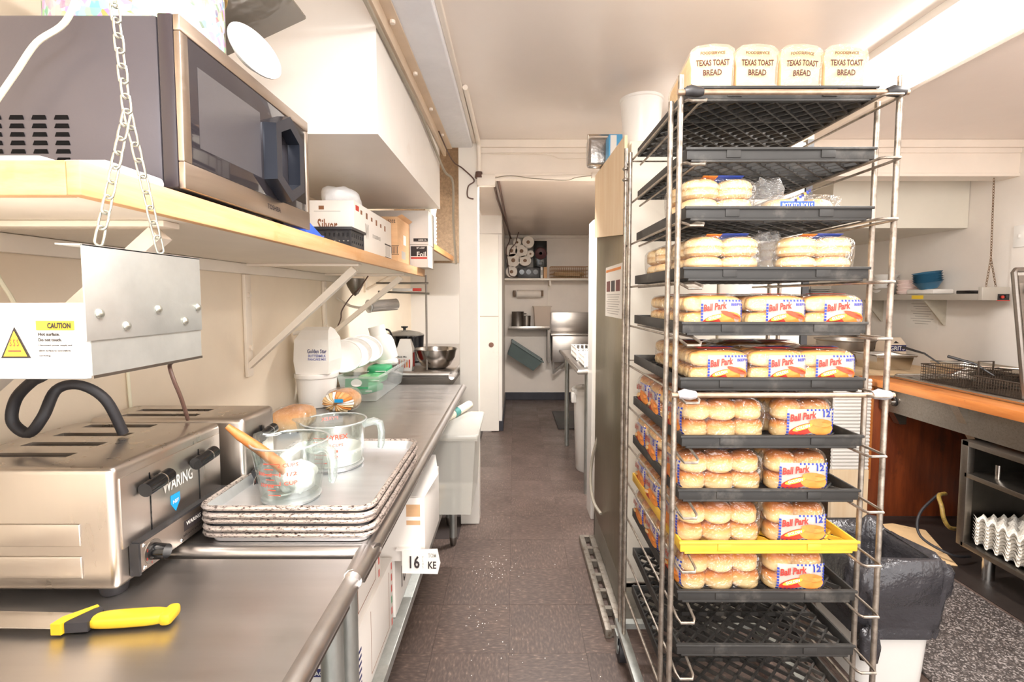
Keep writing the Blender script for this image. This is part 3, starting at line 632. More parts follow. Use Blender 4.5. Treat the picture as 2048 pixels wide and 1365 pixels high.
# ================================================================== toasters
t_steel = steel('toaster_steel', '#c8c0b8', .3, (8, 8, 2), .03)
t_top = steel('toaster_top', '#b3a89e', .36, (2, 8, 8), .05)
def toaster(label, x0, x1, y0, y1, z0, z1, slots, levers, dial, full=True):
    t = thing('toaster', label, 'toaster', ((x0+x1)/2, (y0+y1)/2, z0))
    zb = z0 + .016
    sx0, sx1 = x0+.055, x1-.125
    body = obj('body', MB().box(x0, x1, y0, y1, zb, z1, .012, 4), t_steel, t)
    cut = MB()
    for s in slots: cut.box(sx0, sx1, s-.0125, s+.0125, z1-.09, z1+.02)
    co_ = obj('cut', cut, t_steel, smooth=False); md = body.modifiers.new('b', 'BOOLEAN'); md.object = co_; md.solver = 'EXACT'
    bpy.context.view_layer.update(); dg = bpy.context.evaluated_depsgraph_get(); me2 = bpy.data.meshes.new_from_object(body.evaluated_get(dg)); body.modifiers.clear(); body.data = me2
    me2.set_sharp_from_angle(angle=math.radians(35)); bpy.data.objects.remove(co_)
    for s in slots:
        sl = obj('slot_liner', MB().box(sx0+.0005, sx1-.0005, s-.0122, s+.0122, z1-.088, z1-.020), black_pl, t)
        obj('bread_guard', MB().tube([(sx0, s-.006, z1-.006), (sx1, s-.006, z1-.006)], .0012, 6).tube([(sx0, s+.006, z1-.006), (sx1, s+.006, z1-.006)], .0012, 6), ss_dark, sl)
    if full:
        for k, (za, zc) in enumerate(((z0+.040, z0+.078), (z0+.095, z0+.133))):   # pressed panels on the side facing the room
            obj('pressed_panel', MB().box(x0+.02, x1-.055, y0-.003, y0+.001, za, zc, .003, 3), t_steel, t)
        obj('edge_band', MB().box(x1-.001, x1+.003, y0+.012, y1-.012, z0+.082, z1-.022, .002), t_steel, t)
    # control strip
    cp = obj('control_strip', MB().box(x1, x1+.016, y0+.03, y1-.012, z0+.03, z0+.082, .002), t_top, t)
    obj('strip_edge', MB().box(x1+.001, x1+.017, y0+.026, y0+.031, z0+.028, z0+.084), black_pl, cp)
    obj('strip_edge', MB().box(x1+.001, x1+.0165, y0+.03, y1-.012, z0+.0815, z0+.086), black_pl, cp)
    for ly in levers:
        l = obj('lever_track', MB().box(x1+.0005, x1+.0036, ly-.0015, ly+.0015, z0+.086, z1-.035), black_gloss, t)
        obj('lever', MB().cyl((x1+.017, ly-.030, z1-.056), (x1+.017, ly+.032, z1-.050), .0125, n=18).cyl((x1+.003, ly, z1-.053), (x1+.017, ly, z1-.053), .004, n=8), black_gloss, t)
        obj('lever_band', MB().cyl((x1+.017, ly+.010, z1-.0522), (x1+.017, ly+.012, z1-.052), .0129, n=18), ss_bright, t)
    for dy in dial:
        d = obj('dial_plate', MB().cyl((x1+.016, dy, z0+.055), (x1+.0175, dy, z0+.055), .021, n=24), ss_dark, t)
        obj('dial', MB().cyl((x1+.0175, dy, z0+.055), (x1+.042, dy, z0+.055), .0145, .0125, 18), black_gloss, d)
        for k in range(5):
            a = math.radians(150+50*k); lettering(d, '23456'[k], (x1+.0176, dy+.0178*math.cos(a), z0+.055+.0178*math.sin(a)), (0, 1, 0), (0, 0, 1), .003, .005, red_ink)
    for (fx, fy) in ((x0+.03, y0+.03), (x1-.03, y0+.03), (x0+.03, y1-.03), (x1-.03, y1-.03)):
        obj('foot', MB().lathe([(.018, 0), (.020, .004), (.022, .016)], (fx, fy, z0), 16), rubber, t)
    return t
T1 = toaster('large four-slot stainless toaster with two black levers, nearest the camera', -.985, -.658, .785, 1.085, .8955, 1.122, [.852, .918, .984, 1.05], [.862, .998], [.845])
x1 = -.658; z0 = .8955
lettering(T1, 'WARING', (x1+.003, .935, z0+.150), (0, 1, 0), (0, 0, 1), .085, .024, M('etched_letters', '#e6dfd6', .6, 0))
sb_ = obj('sticker', MB().prism([(x1+.0032, .925+a, z0+.105+b) for a, b in ((-.013, .006), (0, -.012), (.013, .006), (.013, .022), (-.013, .022))], (.0005, 0, 0)), M('sky_blue', '#1f9ad6', .4, var=.05), T1)
lettering(sb_, 'NSF', (x1+.0038, .925, z0+.113), (0, 1, 0), (0, 0, 1), .016, .007, white_bright)
nb = patch(T1, 'name_badge', (x1+.016, .955, z0+.060), (0, 1, 0), (0, 0, 1), .055, .020, dark_ink); lettering(nb, 'WARING', (x1+.0166, .955, z0+.063), (0, 1, 0), (0, 0, 1), .044, .008, M('etched_letters', '#cfc7bd'))
lettering(T1, 'HEAVY DUTY', (x1+.0161, .955, z0+.042), (0, 1, 0), (0, 0, 1), .06, .004, dark_ink)
for (a, b) in ((.825, .036), (.825, .076), (1.06, .036), (1.06, .076), (.92, .036)): obj('rivet', MB().lathe([(.004, 0), (.003, .0015), (0, .002)], (0, 0, 0), 8).rot(math.pi/2, 'Y').xf(Matrix.Translation((x1+.016, a, z0+b))), ss_bright, T1)
T2 = toaster('smaller two-slot stainless toaster behind the large one', -.985, -.625, 1.115, 1.262, .9055, 1.122, [1.150, 1.200], [1.19], [1.14], False)

# knife
kn = thing('bread_knife', 'bread knife with yellow and black handle on the near table', 'knife', (-.60, .73, .896))
obj('grip', MB().blob((0, 0, 0), (.058, .0145, .0095), .55, 20, 12).xf(Matrix.Translation((-.592, .727, .907)) @ Matrix.Rotation(.12, 4, 'Z')), yellow_knife, kn)
obj('pommel', MB().box(-.545, -.527, .718, .752, .898, .917, .006).rot(.1, 'Z', (-.536, .73, .9)), yellow_knife, kn)
obj('collar', MB().prism([(-.672, .703, .899), (-.640, .706, .899), (-.640, .736, .899), (-.652, .745, .899), (-.680, .716, .899)], (0, 0, .015)), rubber, kn)
obj('guard', MB().prism([(-.690, .700, .898), (-.675, .700, .898), (-.672, .712, .898), (-.655, .745, .898), (-.660, .748, .898), (-.688, .718, .898)], (0, 0, .017)), yellow_knife, kn)
obj('blade', MB().prism([(-.680, .705, .904), (-.680, .741, .904), (-.90, .748, .904), (-.99, .72, .904), (-.99, .712, .904)], (0, 0, .0018)), ss_bright, kn)

# ================================================================== stack of half-size baking sheets
sp_top = M('sheet_pan_aluminium', '#ececee', .42, .9, .05, 3, .05, stretch=(1, 8, 1))
sp_rim = M('burnt_sheet_rim', '#cdbfb5', .45, .6, .15, 30, .1, dirt='#33201a', dirtpos=(.50, .62), dscale=120, rnd=True, stretch=(1, 1, 3))
def pan_mesh(w_, l, h_):
    b = MB()
    def rr(x, y, rad, n=5):
        out = []
        for sx, sy, a0 in ((1, 1, 0), (-1, 1, 90), (-1, -1, 180), (1, -1, 270)):
            for k in range(n+1):
                a = math.radians(a0+90*k/n); out.append((sx*(x-rad)+rad*math.cos(a), sy*(y-rad)+rad*math.sin(a)))
        return out
    levels = [(w_/2-.014, l/2-.014, .02, 0), (w_/2-.004, l/2-.004, .026, h_), (w_/2, l/2, .03, h_)]
    rings = [[Vector((x, y, z)) for x, y in rr(a, b_, r_)] for a, b_, r_, z in levels]
    n = len(rings[0]); vs = [v for r_ in rings for v in r_]
    fs = [tuple(range(n))]
    for j in range(2): fs += [(j*n+i, j*n+(i+1) % n, (j+1)*n+(i+1) % n, (j+1)*n+i) for i in range(n)]
    b.add(vs, fs); return b, rings[2]
pb_, rimpts = pan_mesh(.345, .465, .022)
pcx, pcy, pz = -.457, 1.182, .9075
lbls = ['topmost baking sheet of the stack, under the measuring cups', 'second baking sheet from the top of the stack', 'middle baking sheet of the stack of five', 'fourth baking sheet from the top, just above the lowest', 'lowest baking sheet of the stack, touching the table']
for k in range(5):
    zz = pz + .0138*(4-k); jx = (.0, .004, -.002, .003, 0)[k]; jy = (0, -.003, .004, -.002, .002)[k]
    t = thing('baking_sheet', lbls[k], 'baking sheet', (pcx+jx, pcy+jy, zz), 'stacked baking sheets')
    b, rp = pan_mesh(.345, .465, .022)
    b.xf(Matrix.Translation((pcx+jx, pcy+jy, zz))); obj('pan', b, sp_top, t, origin=(pcx+jx, pcy+jy, zz))
    obj('rim', MB().tube([(p.x+pcx+jx, p.y+pcy+jy, zz+.020) for p in rp], .0056, 8, closed=True), sp_rim, t)
ZP = pz + .0138*4 + .0012

# ================================================================== measuring cups
red_scale = M('red_scale', '#e0563f', .5, var=.05)
def cup(label, cx, cy, r0, r1, h_, ha, red_words, z=ZP):
    t = thing('measuring_cup', label, 'measuring cup', (cx, cy, z), 'glass measuring cups')
    prof = [(r0*.6, .004), (r0, .004), (r0+(r1-r0)*.1, .014), (r1, h_-.006), (r1+.003, h_), (r1-.002, h_-.002), (r1-.0045, h_-.008), (r0-.002, .016), (0, .010)]
    b = MB().lathe(prof, (0, 0, 0), 40)
    sa = ha + math.pi
    for v in b.v:   # pouring lip
        a = math.atan2(v.y, v.x); d = (a-sa+math.pi) % (2*math.pi)-math.pi
        if v.z > h_*.72 and math.hypot(v.x, v.y) > r0*.5:
            k = math.exp(-(d/.26)**2)*((v.z-h_*.72)/(h_*.28))**2; rr = math.hypot(v.x, v.y); s_ = (rr+.026*k)/rr; v.x *= s_; v.y *= s_; v.z += .004*k
    b.xf(Matrix.Translation((cx, cy, z))); obj('glass', b, glass_m, t)
    obj('rim_edge', MB().tube([(cx+(r1+.001)*math.cos(a), cy+(r1+.001)*math.sin(a), z+h_) for a in [sa+.45+ (2*math.pi-.9)*i/30 for i in range(31)]], .0022, 6), film('glass_rim', '#dfeae6', .5, .05, .22, '#ffffff', 0), t) if True else None
    ca, sn = math.cos(ha), math.sin(ha)
    hp = [(r1-.004, h_-.012), (r1+.022, h_-.004), (r1+.038, h_-.010), (r1+.042, h_-.03), (r1+.041, h_-.065), (r1+.038, h_-.075)]
    obj('handle', MB().tube([(cx+q*ca, cy+q*sn, z+zz) for q, zz in hp], [.010, .0105, .010, .0095, .009, .007], 10, smooth=4) if False else MB().tube([(cx+q*ca, cy+q*sn, z+zz) for q, zz in hp], [.010, .0105, .010, .0095, .009, .007], 10), film('glass_handle', '#e4efec', .42, .05, .16, '#f4f8f6', 0), t)
    obj('base_ring', MB().lathe([(r0-.01, 0), (r0, .0), (r0+.003, .006), (r0-.002, .010)], (cx, cy, z), 40), MATS['glass_rim'], t)
    sc = obj('scale_print', (lambda mb: [mb.add([(cx+(rr+.0012)*math.cos(a), cy+(rr+.0012)*math.sin(a), z+zz+dz) for (a, dz) in ((a0, 0), (a0+wd, 0), (a0+wd, .0016), (a0, .0016))], [(0, 1, 2, 3)]) for (a0, wd, zz, rr) in [(-math.pi/2-.32+.0*k, .28 if k % 2 else .42, h_*(.22+.09*k), r0+(r1-r0)*(.22+.09*k)+.0008) for k in range(7)]] and mb)(MB()), red_scale, t, smooth=False)
    for (s_, a, zz, w_, hh) in red_words:
        vs, fs = text_geo(s_); mb = MB(); rr = r0+(r1-r0)*zz/h_+.0016
        mb.add([(cx+rr*math.cos(a+x*w_/rr), cy+rr*math.sin(a+x*w_/rr), z+zz+y*hh) for x, y in vs], fs); obj('scale_lettering', mb, red_scale, t, smooth=False)
    return t
W_ = -math.pi/2
C1 = cup('smaller glass measuring cup holding a wooden spoon and paper towel', -.487, 1.05, .058, .078, .128, -.42, [('2 CUPS', W_+.35, .095, .04, .008), ('1 1/2', W_+.35, .075, .034, .008), ('1 CUP', W_+.35, .055, .034, .008), ('500 ml', W_-.35, .075, .034, .007), ('250 ml', W_-.35, .05, .034, .007)])
C2 = cup('larger glass measuring cup holding white batter behind the smaller one', -.470, 1.262, .070, .080, .118, .05, [('PYREX', W_+.45, .092, .05, .012), ('4 CUPS', W_+.4, .072, .034, .007), ('3', W_+.4, .056, .01, .007), ('2', W_+.4, .042, .01, .007), ('PYREX', W_+math.pi+.5, .104, .045, .010)])
mk = obj('white_batter', MB().lathe([(.0, .0), (.066, .0), (.071, .036), (.070, .037), (0, .037)], (-.470, 1.262, ZP+.0115), 36), M('batter', '#f6f2ea', .4, var=.02)); tag(mk, 'white batter filling the bottom of the larger glass cup', 'batter')
spn = thing('wooden_spoon', 'worn wooden spoon handle resting in the smaller glass cup', 'spoon', (-.47, 1.04, ZP+.03))
obj('handle', MB().tube([(-.475, 1.03, ZP+.055), (-.505, 1.025, ZP+.085), (-.54, 1.02, ZP+.117), (-.575, 1.015, ZP+.145), (-.60, 1.01, ZP+.168)], [.012, .0125, .011, .010, .006], 10), wood_spoon, spn)
pt = obj('paper_towel', MB().blob((-.472, 1.045, ZP+.048), (.040, .034, .032), .9, 28, 16, .14, 5, 1.6), M('crumpled_paper', '#f8f4ee', .7, var=.02, bump=.8, bscale=30)); tag(pt, 'crumpled white paper towel inside the smaller glass cup', 'paper towel')

# ================================================================== on the long table
crust = zgrad('bread_crust', [(0, '#f0d9b2'), (.45, '#e8c590'), (.75, '#d9a366'), (1, '#c48447')], .75, 0, .1, .35)
lf = thing('bread_loaf', 'golden bread loaf lying behind the small toaster', 'bread', (-.83, 1.80, .9055))
obj('loaf', MB().blob((-.83, 1.82, .948), (.062, .10, .042), .6, 24, 12, .03, 2), crust, lf); obj('bag', MB().blob((-.83, 1.82, .950), (.066, .105, .0445), .6, 24, 12, .05, 4), clear_film, lf)
bu = thing('plastic_bucket', 'white round plastic bucket with lid under the flour bag', 'bucket', (-.905, 2.23, .9055))
obj('pail', MB().lathe([(.074, 0), (.078, .004), (.089, .135), (.089, .14)], (-.905, 2.23, .9055), 36), white_pl, bu)
obj('lid', MB().lathe([(.094, 0), (.096, .004), (.096, .018), (.090, .022), (0, .022)], (-.905, 2.23, 1.040), 36), M('lid_plastic', '#ece8e2', .35), bu)
fb = thing('flour_bag', 'white paper pancake mix bag standing on the white bucket', 'bag', (-.90, 2.22, 1.0625))
b = MB(); bxx = [(-.965, -.822, 2.15, 2.30, 1.0625), (-.972, -.815, 2.145, 2.305, 1.12), (-.968, -.818, 2.15, 2.30, 1.215), (-.95, -.83, 2.185, 2.265, 1.255), (-.945, -.835, 2.215, 2.235, 1.268)]
for (a, c_, d, e, z) in bxx: b.v += [Vector(p) for p in ((a, d, z), (c_, d, z), (c_, e, z), (a, e, z))]
for j in range(4): b.f += [(j*4+i, j*4+(i+1) % 4, j*4+4+(i+1) % 4, j*4+4+i) for i in range(4)]
b.f += [(3, 2, 1, 0), (16, 17, 18, 19)]
obj('bag', b, paper, fb, smooth=False)
obj('folded_top', MB().box(-1.0, -.93, 2.20, 2.25, 1.238, 1.256, .005).rot(-.15, 'Y', (-.95, 2.2, 1.25)), paper, fb)
lettering(fb, 'Golden Star', (-.868, 2.149, 1.165), (1, 0, 0), (0, 0, 1), .085, .018, navy_ink, off=.003); lettering(fb, 'BUTTERMILK', (-.866, 2.146, 1.145), (1, 0, 0), (0, 0, 1), .078, .012, M('lilac_ink', '#7c80b4', .6), off=.003); lettering(fb, 'PANCAKE MIX', (-.866, 2.145, 1.130), (1, 0, 0), (0, 0, 1), .08, .011, MATS['lilac_ink'], off=.003)
# wrapped bun pack
bp = thing('bun_bag', 'round bag of buns with orange and blue print beside the white bucket', 'bread', (-.745, 2.10, .9055))
obj('buns', MB().blob((-.745, 2.12, .955), (.068, .075, .046), .8, 24, 14, .05, 8), crust, bp)
obj('bag', MB().blob((-.745, 2.12, .957), (.074, .083, .051), .8, 28, 16, .07, 9, 1.5), clear_film, bp)
NW = 22
for k in range(NW):
    a0, a1 = 2*math.pi*k/NW, 2*math.pi*(k+1)/NW; am = (a0+a1)/2
    f_ = lambda a_, q, y_: (-.745+.066*q*math.cos(a_), y_, .957+.045*q*math.sin(a_))
    obj('pleat', MB().add([f_(am, .10, 2.016), f_(a0, .62, 2.030), f_(am, .64, 2.022), f_(a1, .62, 2.030), f_(a0, 1.0, 2.058), f_(am, 1.03, 2.048), f_(a1, 1.0, 2.058)], [(0, 1, 2), (0, 2, 3), (1, 4, 5, 2), (2, 5, 6, 3)]), (paper, M('tan_pleat', '#dca76c', .5), crust, paper, MATS['tan_pleat'], orange_ink if k % 2 else paper, crust)[(k*5+k*k//3) % 7], bp, smooth=False)
obj('tag', MB().box(-.745, -.71, 2.010, 2.013, .966, .980), M('sky_blue', '#1f9ad6'), bp)
# clear tub with green packets
tb_ = thing('storage_tub', 'long clear plastic tub full of green packets', 'tub', (-.74, 2.62, .9065))
def tub_mesh(cx, cy, w0, l0, w1, l1, h_, th=.003, z=0):
    b = MB(); R = lambda w_, l, z_: [Vector((cx-w_/2, cy-l/2, z_)), Vector((cx+w_/2, cy-l/2, z_)), Vector((cx+w_/2, cy+l/2, z_)), Vector((cx-w_/2, cy+l/2, z_))]
    for (w_, l, z_) in ((w0, l0, z), (w1, l1, z+h_), (w1+.02, l1+.02, z+h_+.001), (w1+.02, l1+.02, z+h_-.010)): b.v += R(w_, l, z_)
    b.f += [(0, 1, 2, 3)] + [(j*4+i, j*4+(i+1) % 4, j*4+4+(i+1) % 4, j*4+4+i) for j in range(3) for i in range(4)]
    return b
clear_tub = film('clear_tub', '#f3f6f4', .12, .1, .22, '#e9ebe8', .1, 8)
obj('tub', tub_mesh(-.735, 2.58, .15, .52, .19, .60, .125, z=.9065), clear_tub, tb_)
for k in range(4):
    g = thing('sauce_packet', ['green packet lying lowest at the near end of the tub', 'green packet in the middle of the clear tub', 'green packet poking out at the far end of the tub', 'white and green packet lying across the tub top'][k], 'packet', (-.735, 2.4+.1*k, .95), 'packets in the clear tub')
    obj('pouch', MB().blob((-.735, 2.40+.13*k, .955+.028*k), (.062, .085, .022), .5, 16, 8, .06, k).rot(.25*(k-1.5), 'Z', (-.735, 2.4+.13*k, .95)), (green_ink, M('green_foil', '#5aa86f', .25, .2), green_ink, paper)[k], g)
    obj('seal', MB().box(-.79, -.68, 2.315+.13*k, 2.322+.13*k, .953+.028*k, .957+.028*k), white_pl, g)
patch(tb_, 'label', (-.745, 2.300, .995), (1, 0, 0), (0, .16, 1), .11, .05, green_ink); obj('label_oval', MB().lathe([(0, 0), (.026, 0), (.026, .001), (0, .001)], (0, 0, 0), 24, 1, .7).rot(math.radians(80), 'X').xf(Matrix.Translation((-.745, 2.296, .998))), white_bright, tb_)
# stack of lids
for k in range(3):
    l = obj('bucket_lid', MB().lathe([(.0, 0), (.07, .002), (.074, .006), (.086, .006), (.09, .010), (.09, .020), (.084, .020), (.082, .012), (0, .010)], (0, 0, 0), 36).rot(math.radians(58-6*k), 'X').rot(math.radians(18+8*k), 'Z').xf(Matrix.Translation((-.845+.035*k, 2.42+.055*k, 1.105+.012*k))), (M('printed_lid', '#f4f0ea', .35), white_pl, white_bright)[k])
    tag(l, ['white lid with round print leaning in front of other lids', 'middle white lid of the leaning stack', 'large white lid leaning against the jug'][k], 'lid', 'leaning white lids')
jg = obj('plastic_jug', MB().lathe([(.0, 0), (.06, 0), (.066, .01), (.066, .10), (.058, .13), (.040, .145), (.040, .20), (.036, .20), (.036, .15), (0, .14)], (0, 0, 0), 32, 1.15, 1.15).rot(math.radians(-14), 'Y').xf(Matrix.Translation((-.735, 2.78, 1.045))), M('jug_plastic', '#efe9e1', .4, var=.03)); tag(jg, 'wide-necked white plastic jug tilted behind the leaning lids', 'jug')
for k in range(2):
    x = (-.76, -.655)[k]; rb = thing('mix_bag', ['red and white flour mix bag behind the jug', 'red and white flour mix bag with folded top beside the steel bowl'][k], 'bag', (x, 2.95, .9625), 'red and white mix bags')
    h_ = (.175, .19)[k]; b = MB()
    for (w_, l, z) in ((.085, .07, 0), (.095, .075, .05), (.092, .07, h_*.7), (.06, .03, h_)): b.v += [Vector((x+sx*w_/2, 2.95+sy*l/2, .9625+z)) for sx, sy in ((-1, -1), (1, -1), (1, 1), (-1, 1))]
    for j in range(3): b.f += [(j*4+i, j*4+(i+1) % 4, j*4+4+(i+1) % 4, j*4+4+i) for i in range(4)]
    b.f += [(3, 2, 1, 0), (12, 13, 14, 15)]; obj('bag', b, paper, rb, ang=25)
    lettering(rb, 'Body Mix', (x-.012, 2.912, .9625+.085), (1, 0, 0), (0, 0, 1), .055, .012, dark_ink, off=.004)
    for q in range(5): patch(rb, 'print', (x-.03+.015*q, 2.912, .9625+.045), (1, 0, 0), (0, 0, 1), .008, .05-.006*(q % 2), orange_ink if q % 2 else red_ink, .003)
    obj('red_band', MB().box(x-.034, x+.034, 2.926, 2.928, .9625+h_*.72, .9625+h_*.92).rot(-.25, 'X', (x, 2.927, .9625+h_*.72)), red_ink, rb)
    obj('side_print', MB().box(x+.0475, x+.0485, 2.93, 2.975, .985, 1.07), red_ink, rb)
po = thing('slow_cooker', 'black cooking pot with glass lid behind the mix bags', 'pot', (-.75, 3.35, .9625))
obj('pot', MB().lathe([(.10, 0), (.118, .01), (.125, .17), (.128, .18)], (-.75, 3.35, .9635), 36, 1.05, .9), black_gloss, po)
ld = obj('lid', MB().lathe([(.126, 0), (.128, .006), (.10, .022), (.04, .034), (0, .036)], (-.75, 3.35, 1.144), 36, 1.05, .9), M('lid_smoke', '#6f6a62', .1, .3), po)
obj('knob', MB().lathe([(.010, 0), (.010, .014), (.024, .02), (.024, .028), (0, .03)], (-.75, 3.35, 1.178), 20), black_gloss, ld)
obj('side_handle', MB().tube([(-.88, 3.26, 1.13), (-.88, 3.24, 1.165), (-.855, 3.23, 1.19), (-.825, 3.23, 1.185), (-.81, 3.24, 1.15)], .007, 8, smooth=4), black_gloss, po)
bo = obj('mixing_bowl', MB().lathe([(.0, .002), (.06, 0), (.09, .02), (.118, .07), (.128, .118), (.134, .120), (.133, .123), (.125, .121), (.114, .072), (.087, .023), (0, .006)], (-.487, 3.04, .9635), 44), steel('bowl_steel', '#aaa49e', .22, (2, 2, 2), .05)); tag(bo, 'polished steel mixing bowl on the far counter', 'bowl')
# rail with utensils
ra = thing('utensil_rail', 'steel utensil rail fixed under the far end of the shelf', 'rail', (-.66, 2.93, 1.41), None)
obj('bar', MB().tube([(-.82, 2.93, 1.488), (-.51, 2.93, 1.488)], .006, 8), ss_dark, ra); obj('bar', MB().tube([(-.81, 2.93, 1.437), (-.505, 2.93, 1.425)], .006, 8), ss_dark, ra); obj('post', MB().tube([(-.525, 2.935, 1.535), (-.525, 2.935, .965)], .006, 8), ss_dark, ra)
ut = thing('serving_tongs', 'utensil with red handle lying on the steel rail', 'utensil', (-.62, 2.92, 1.44)); obj('handle', MB().box(-.60, -.55, 2.905, 2.925, 1.440, 1.458, .003), red_ink, ut); obj('blade', MB().box(-.72, -.60, 2.905, 2.92, 1.440, 1.456, .002), white_pl, ut)
st = obj('strainer', MB().lathe([(0, -.10), (.02, -.085), (.045, -.04), (.055, .0), (.058, .002), (.053, .0), (.04, -.038), (0, -.09)], (-.925, 2.86, 1.51), 24), ss_dark); tag(st, 'conical steel strainer hanging under the shelf', 'strainer')
wr = thing('cling_film_roll', 'roll of clear cling film on a wall holder under the shelf', 'roll', (-.76, 2.85, 1.33))
obj('roll', MB().cyl((-.82, 2.80, 1.352), (-.70, 2.92, 1.362), .034, n=24), M('film_roll', '#b9b2ac', .2, .3, .1, 20, stretch=(1, 1, 8)), wr); obj('end_disc', MB().cyl((-.824, 2.796, 1.352), (-.83, 2.79, 1.3515), .038, n=24), film('disc', '#eef0f2', .2, .1, .5), wr)
obj('arm', MB().tube([(-1.01, 2.80, 1.40), (-.94, 2.78, 1.36), (-.88, 2.775, 1.345), (-.83, 2.79, 1.3515)], .007, 8, smooth=4), trim_m, wr)
cc = obj('cable', MB().tube([(-.80, 2.70, 1.52), (-.85, 2.72, 1.46), (-.915, 2.74, 1.40), (-.955, 2.72, 1.33), (-.96, 2.71, 1.28), (-.98, 2.66, 1.19), (-.985, 2.66, 1.10)], .0035, 6, smooth=5), brown_cable); tag(cc, 'dark wire trailing down behind the last bracket', 'cable')

# ================================================================== under the tables
US = .3415
def wcarton(label, x0, x1, y0, y1, z0, z1, extra=None):
    t = carton('storage_carton', label, 'box', x0, x1, y0, y1, z0, z1, card_white, .002, 'white cartons under the tables')
    return t
k1 = wcarton('lower white carton with red dashes nearest the table leg', -.78, -.392, 1.16, 1.53, US, .565)
k2 = wcarton('upper white carton with red dashes under the table edge', -.78, -.40, 1.08, 1.42, .566, .80)
for t, (y0, y1, z0, z1, xx) in ((k1, (1.16, 1.53, US, .565, -.392)), (k2, (1.08, 1.42, .566, .80, -.40))):
    for q in range(6): patch(t, 'red_dash', (xx, y1-.016, z0+.02+(z1-z0-.04)*q/5), (0, 1, 0), (0, 0, 1), .010, .022, green_ink if q == 2 else red_ink)
    for (a, b, w_, h_) in ((y0+.13, z0+(z1-z0)*.5, .002, (z1-z0)*.8), (y1-.05, z0+(z1-z0)*.5, .002, (z1-z0)*.8), ((y0+y1)/2+.04, z0+(z1-z0)*.1, y1-y0-.18, .002)): patch(t, 'fold_line', (xx, a, b), (0, 1, 0), (0, 0, 1), w_, h_, brown_ink)
    for q in range(8): patch(t, 'barcode', (xx, y0+.03+.0*q, z0+.035+.018*q), (0, 1, 0), (0, 0, 1), .03, .008, navy_ink)
k3 = wcarton('lower carton with 16 print standing on the undershelf', -.74, -.392, 1.56, 1.90, US, .545)
lettering(k3, '16', (-.392, 1.68, .43), (0, 1, 0), (0, 0, 1), .06, .08, dark_ink); lettering(k3, 'KETCHUP', (-.392, 1.79, .43), (0, 1, 0), (0, 0, 1), .12, .07, dark_ink)
k4 = wcarton('upper open carton with brown tape marks and hanging flap', -.64, -.288, 1.54, 1.84, .546, .757)
for (z, h_) in ((.715, .04), (.675, .015)): patch(k4, 'tape_mark', (-.325, 1.54, z), (1, 0, 0), (0, 0, 1), .045, h_, card_brown)
obj('raised_flap', MB().prism([(-.42, 1.545, .7585), (-.288, 1.545, .7585), (-.268, 1.70, .775), (-.30, 1.84, .80), (-.42, 1.84, .80)], (0, 0, .0015)), card_white, k4)
fp = obj('hanging_flap', MB().prism([(-.36, 1.525, .592), (-.36, 1.525, .515), (-.245, 1.520, .515), (-.236, 1.520, .552), (-.245, 1.520, .598)], (0, .002, 0)), card_white, k4)
obj('flap_hinge', MB().box(-.38, -.30, 1.5255, 1.5385, .588, .594), card_white, k4)
lettering(fp, '16', (-.318, 1.521, .555), (1, 0, 0), (0, 0, 1), .032, .042, dark_ink, off=.002); lettering(fp, 'KE', (-.262, 1.521, .545), (1, 0, 0), (0, 0, 1), .026, .024, dark_ink, off=.002); lettering(fp, 'TOM', (-.262, 1.521, .577), (1, 0, 0), (0, 0, 1), .026, .014, grey_ink, off=.002)
lettering(fp, 'P\nL\nA\nS', (-.291, 1.521, .555), (1, 0, 0), (0, 0, 1), .005, .04, grey_ink, off=.002)
k5 = wcarton('white carton with navy triangle emblem behind the table leg', -.62, -.378, 1.005, 1.07, US, .70)
lettering(k5, '9s EACH', (-.425, 1.005, .595), (1, 0, 0), (0, 0, 1), .05, .010, white_bright, off=.002); patch(k5, 'print', (-.425, 1.005, .595), (1, 0, 0), (0, 0, 1), .065, .018, navy_ink)
lettering(k5, 'NET WT 19.44 LBS', (-.425, 1.005, .555), (1, 0, 0), (0, 0, 1), .075, .009, dark_ink)
obj('emblem', MB().prism([(-.46, 1.0045, .445), (-.40, 1.0045, .445), (-.43, 1.0045, .48)], (0, -.0006, 0)), navy_ink, k5)
for (a, b) in ((-.445, .449), (-.43, .449), (-.415, .449), (-.437, .458), (-.422, .458), (-.43, .468)): patch(k5, 'star', (a, 1.0038, b), (1, 0, 0), (0, 0, 1), .003, .003, white_bright)
lettering(k5, 'Folds of Honor', (-.43, 1.005, .433), (1, 0, 0), (0, 0, 1), .075, .010, grey_ink)
k6 = carton('cardboard_carton', 'brown cardboard strip standing beside the emblem carton', 'box', -.665, -.622, .99, 1.06, US, .66, card_brown)
# clear storage bins
def bin_(label, x0, x1, y0, y1, z0, z1, lid=True):
    t = thing('storage_bin', label, 'bin', ((x0+x1)/2, (y0+y1)/2, z0), 'cloudy plastic storage bins')
    obj('bin', tub_mesh((x0+x1)/2, (y0+y1)/2, x1-x0-.05, y1-y0-.05, x1-x0, y1-y0, z1-z0-.02, z=z0), cloudy, t)
    if lid: obj('lid', MB().box(x0-.014, x1+.014, y0-.014, y1+.014, z1-.028, z1, .01, 3), cloudy, t)
    return t
bin_('large cloudy bin with lid sticking out under the table beside the column', -.60, -.175, 2.18, 2.62, .40, .785)
sb1 = carton('wooden_block', 'low wooden block under the large cloudy bin', 'block', -.58, -.37, 2.22, 2.58, US, .398, ply)
bin_('lower cloudy bin with rounded lid behind the open carton', -.70, -.38, 1.93, 2.14, US, .555)
bin_('upper cloudy bin with rounded lid stacked under the table', -.70, -.37, 1.92, 2.14, .557, .765)
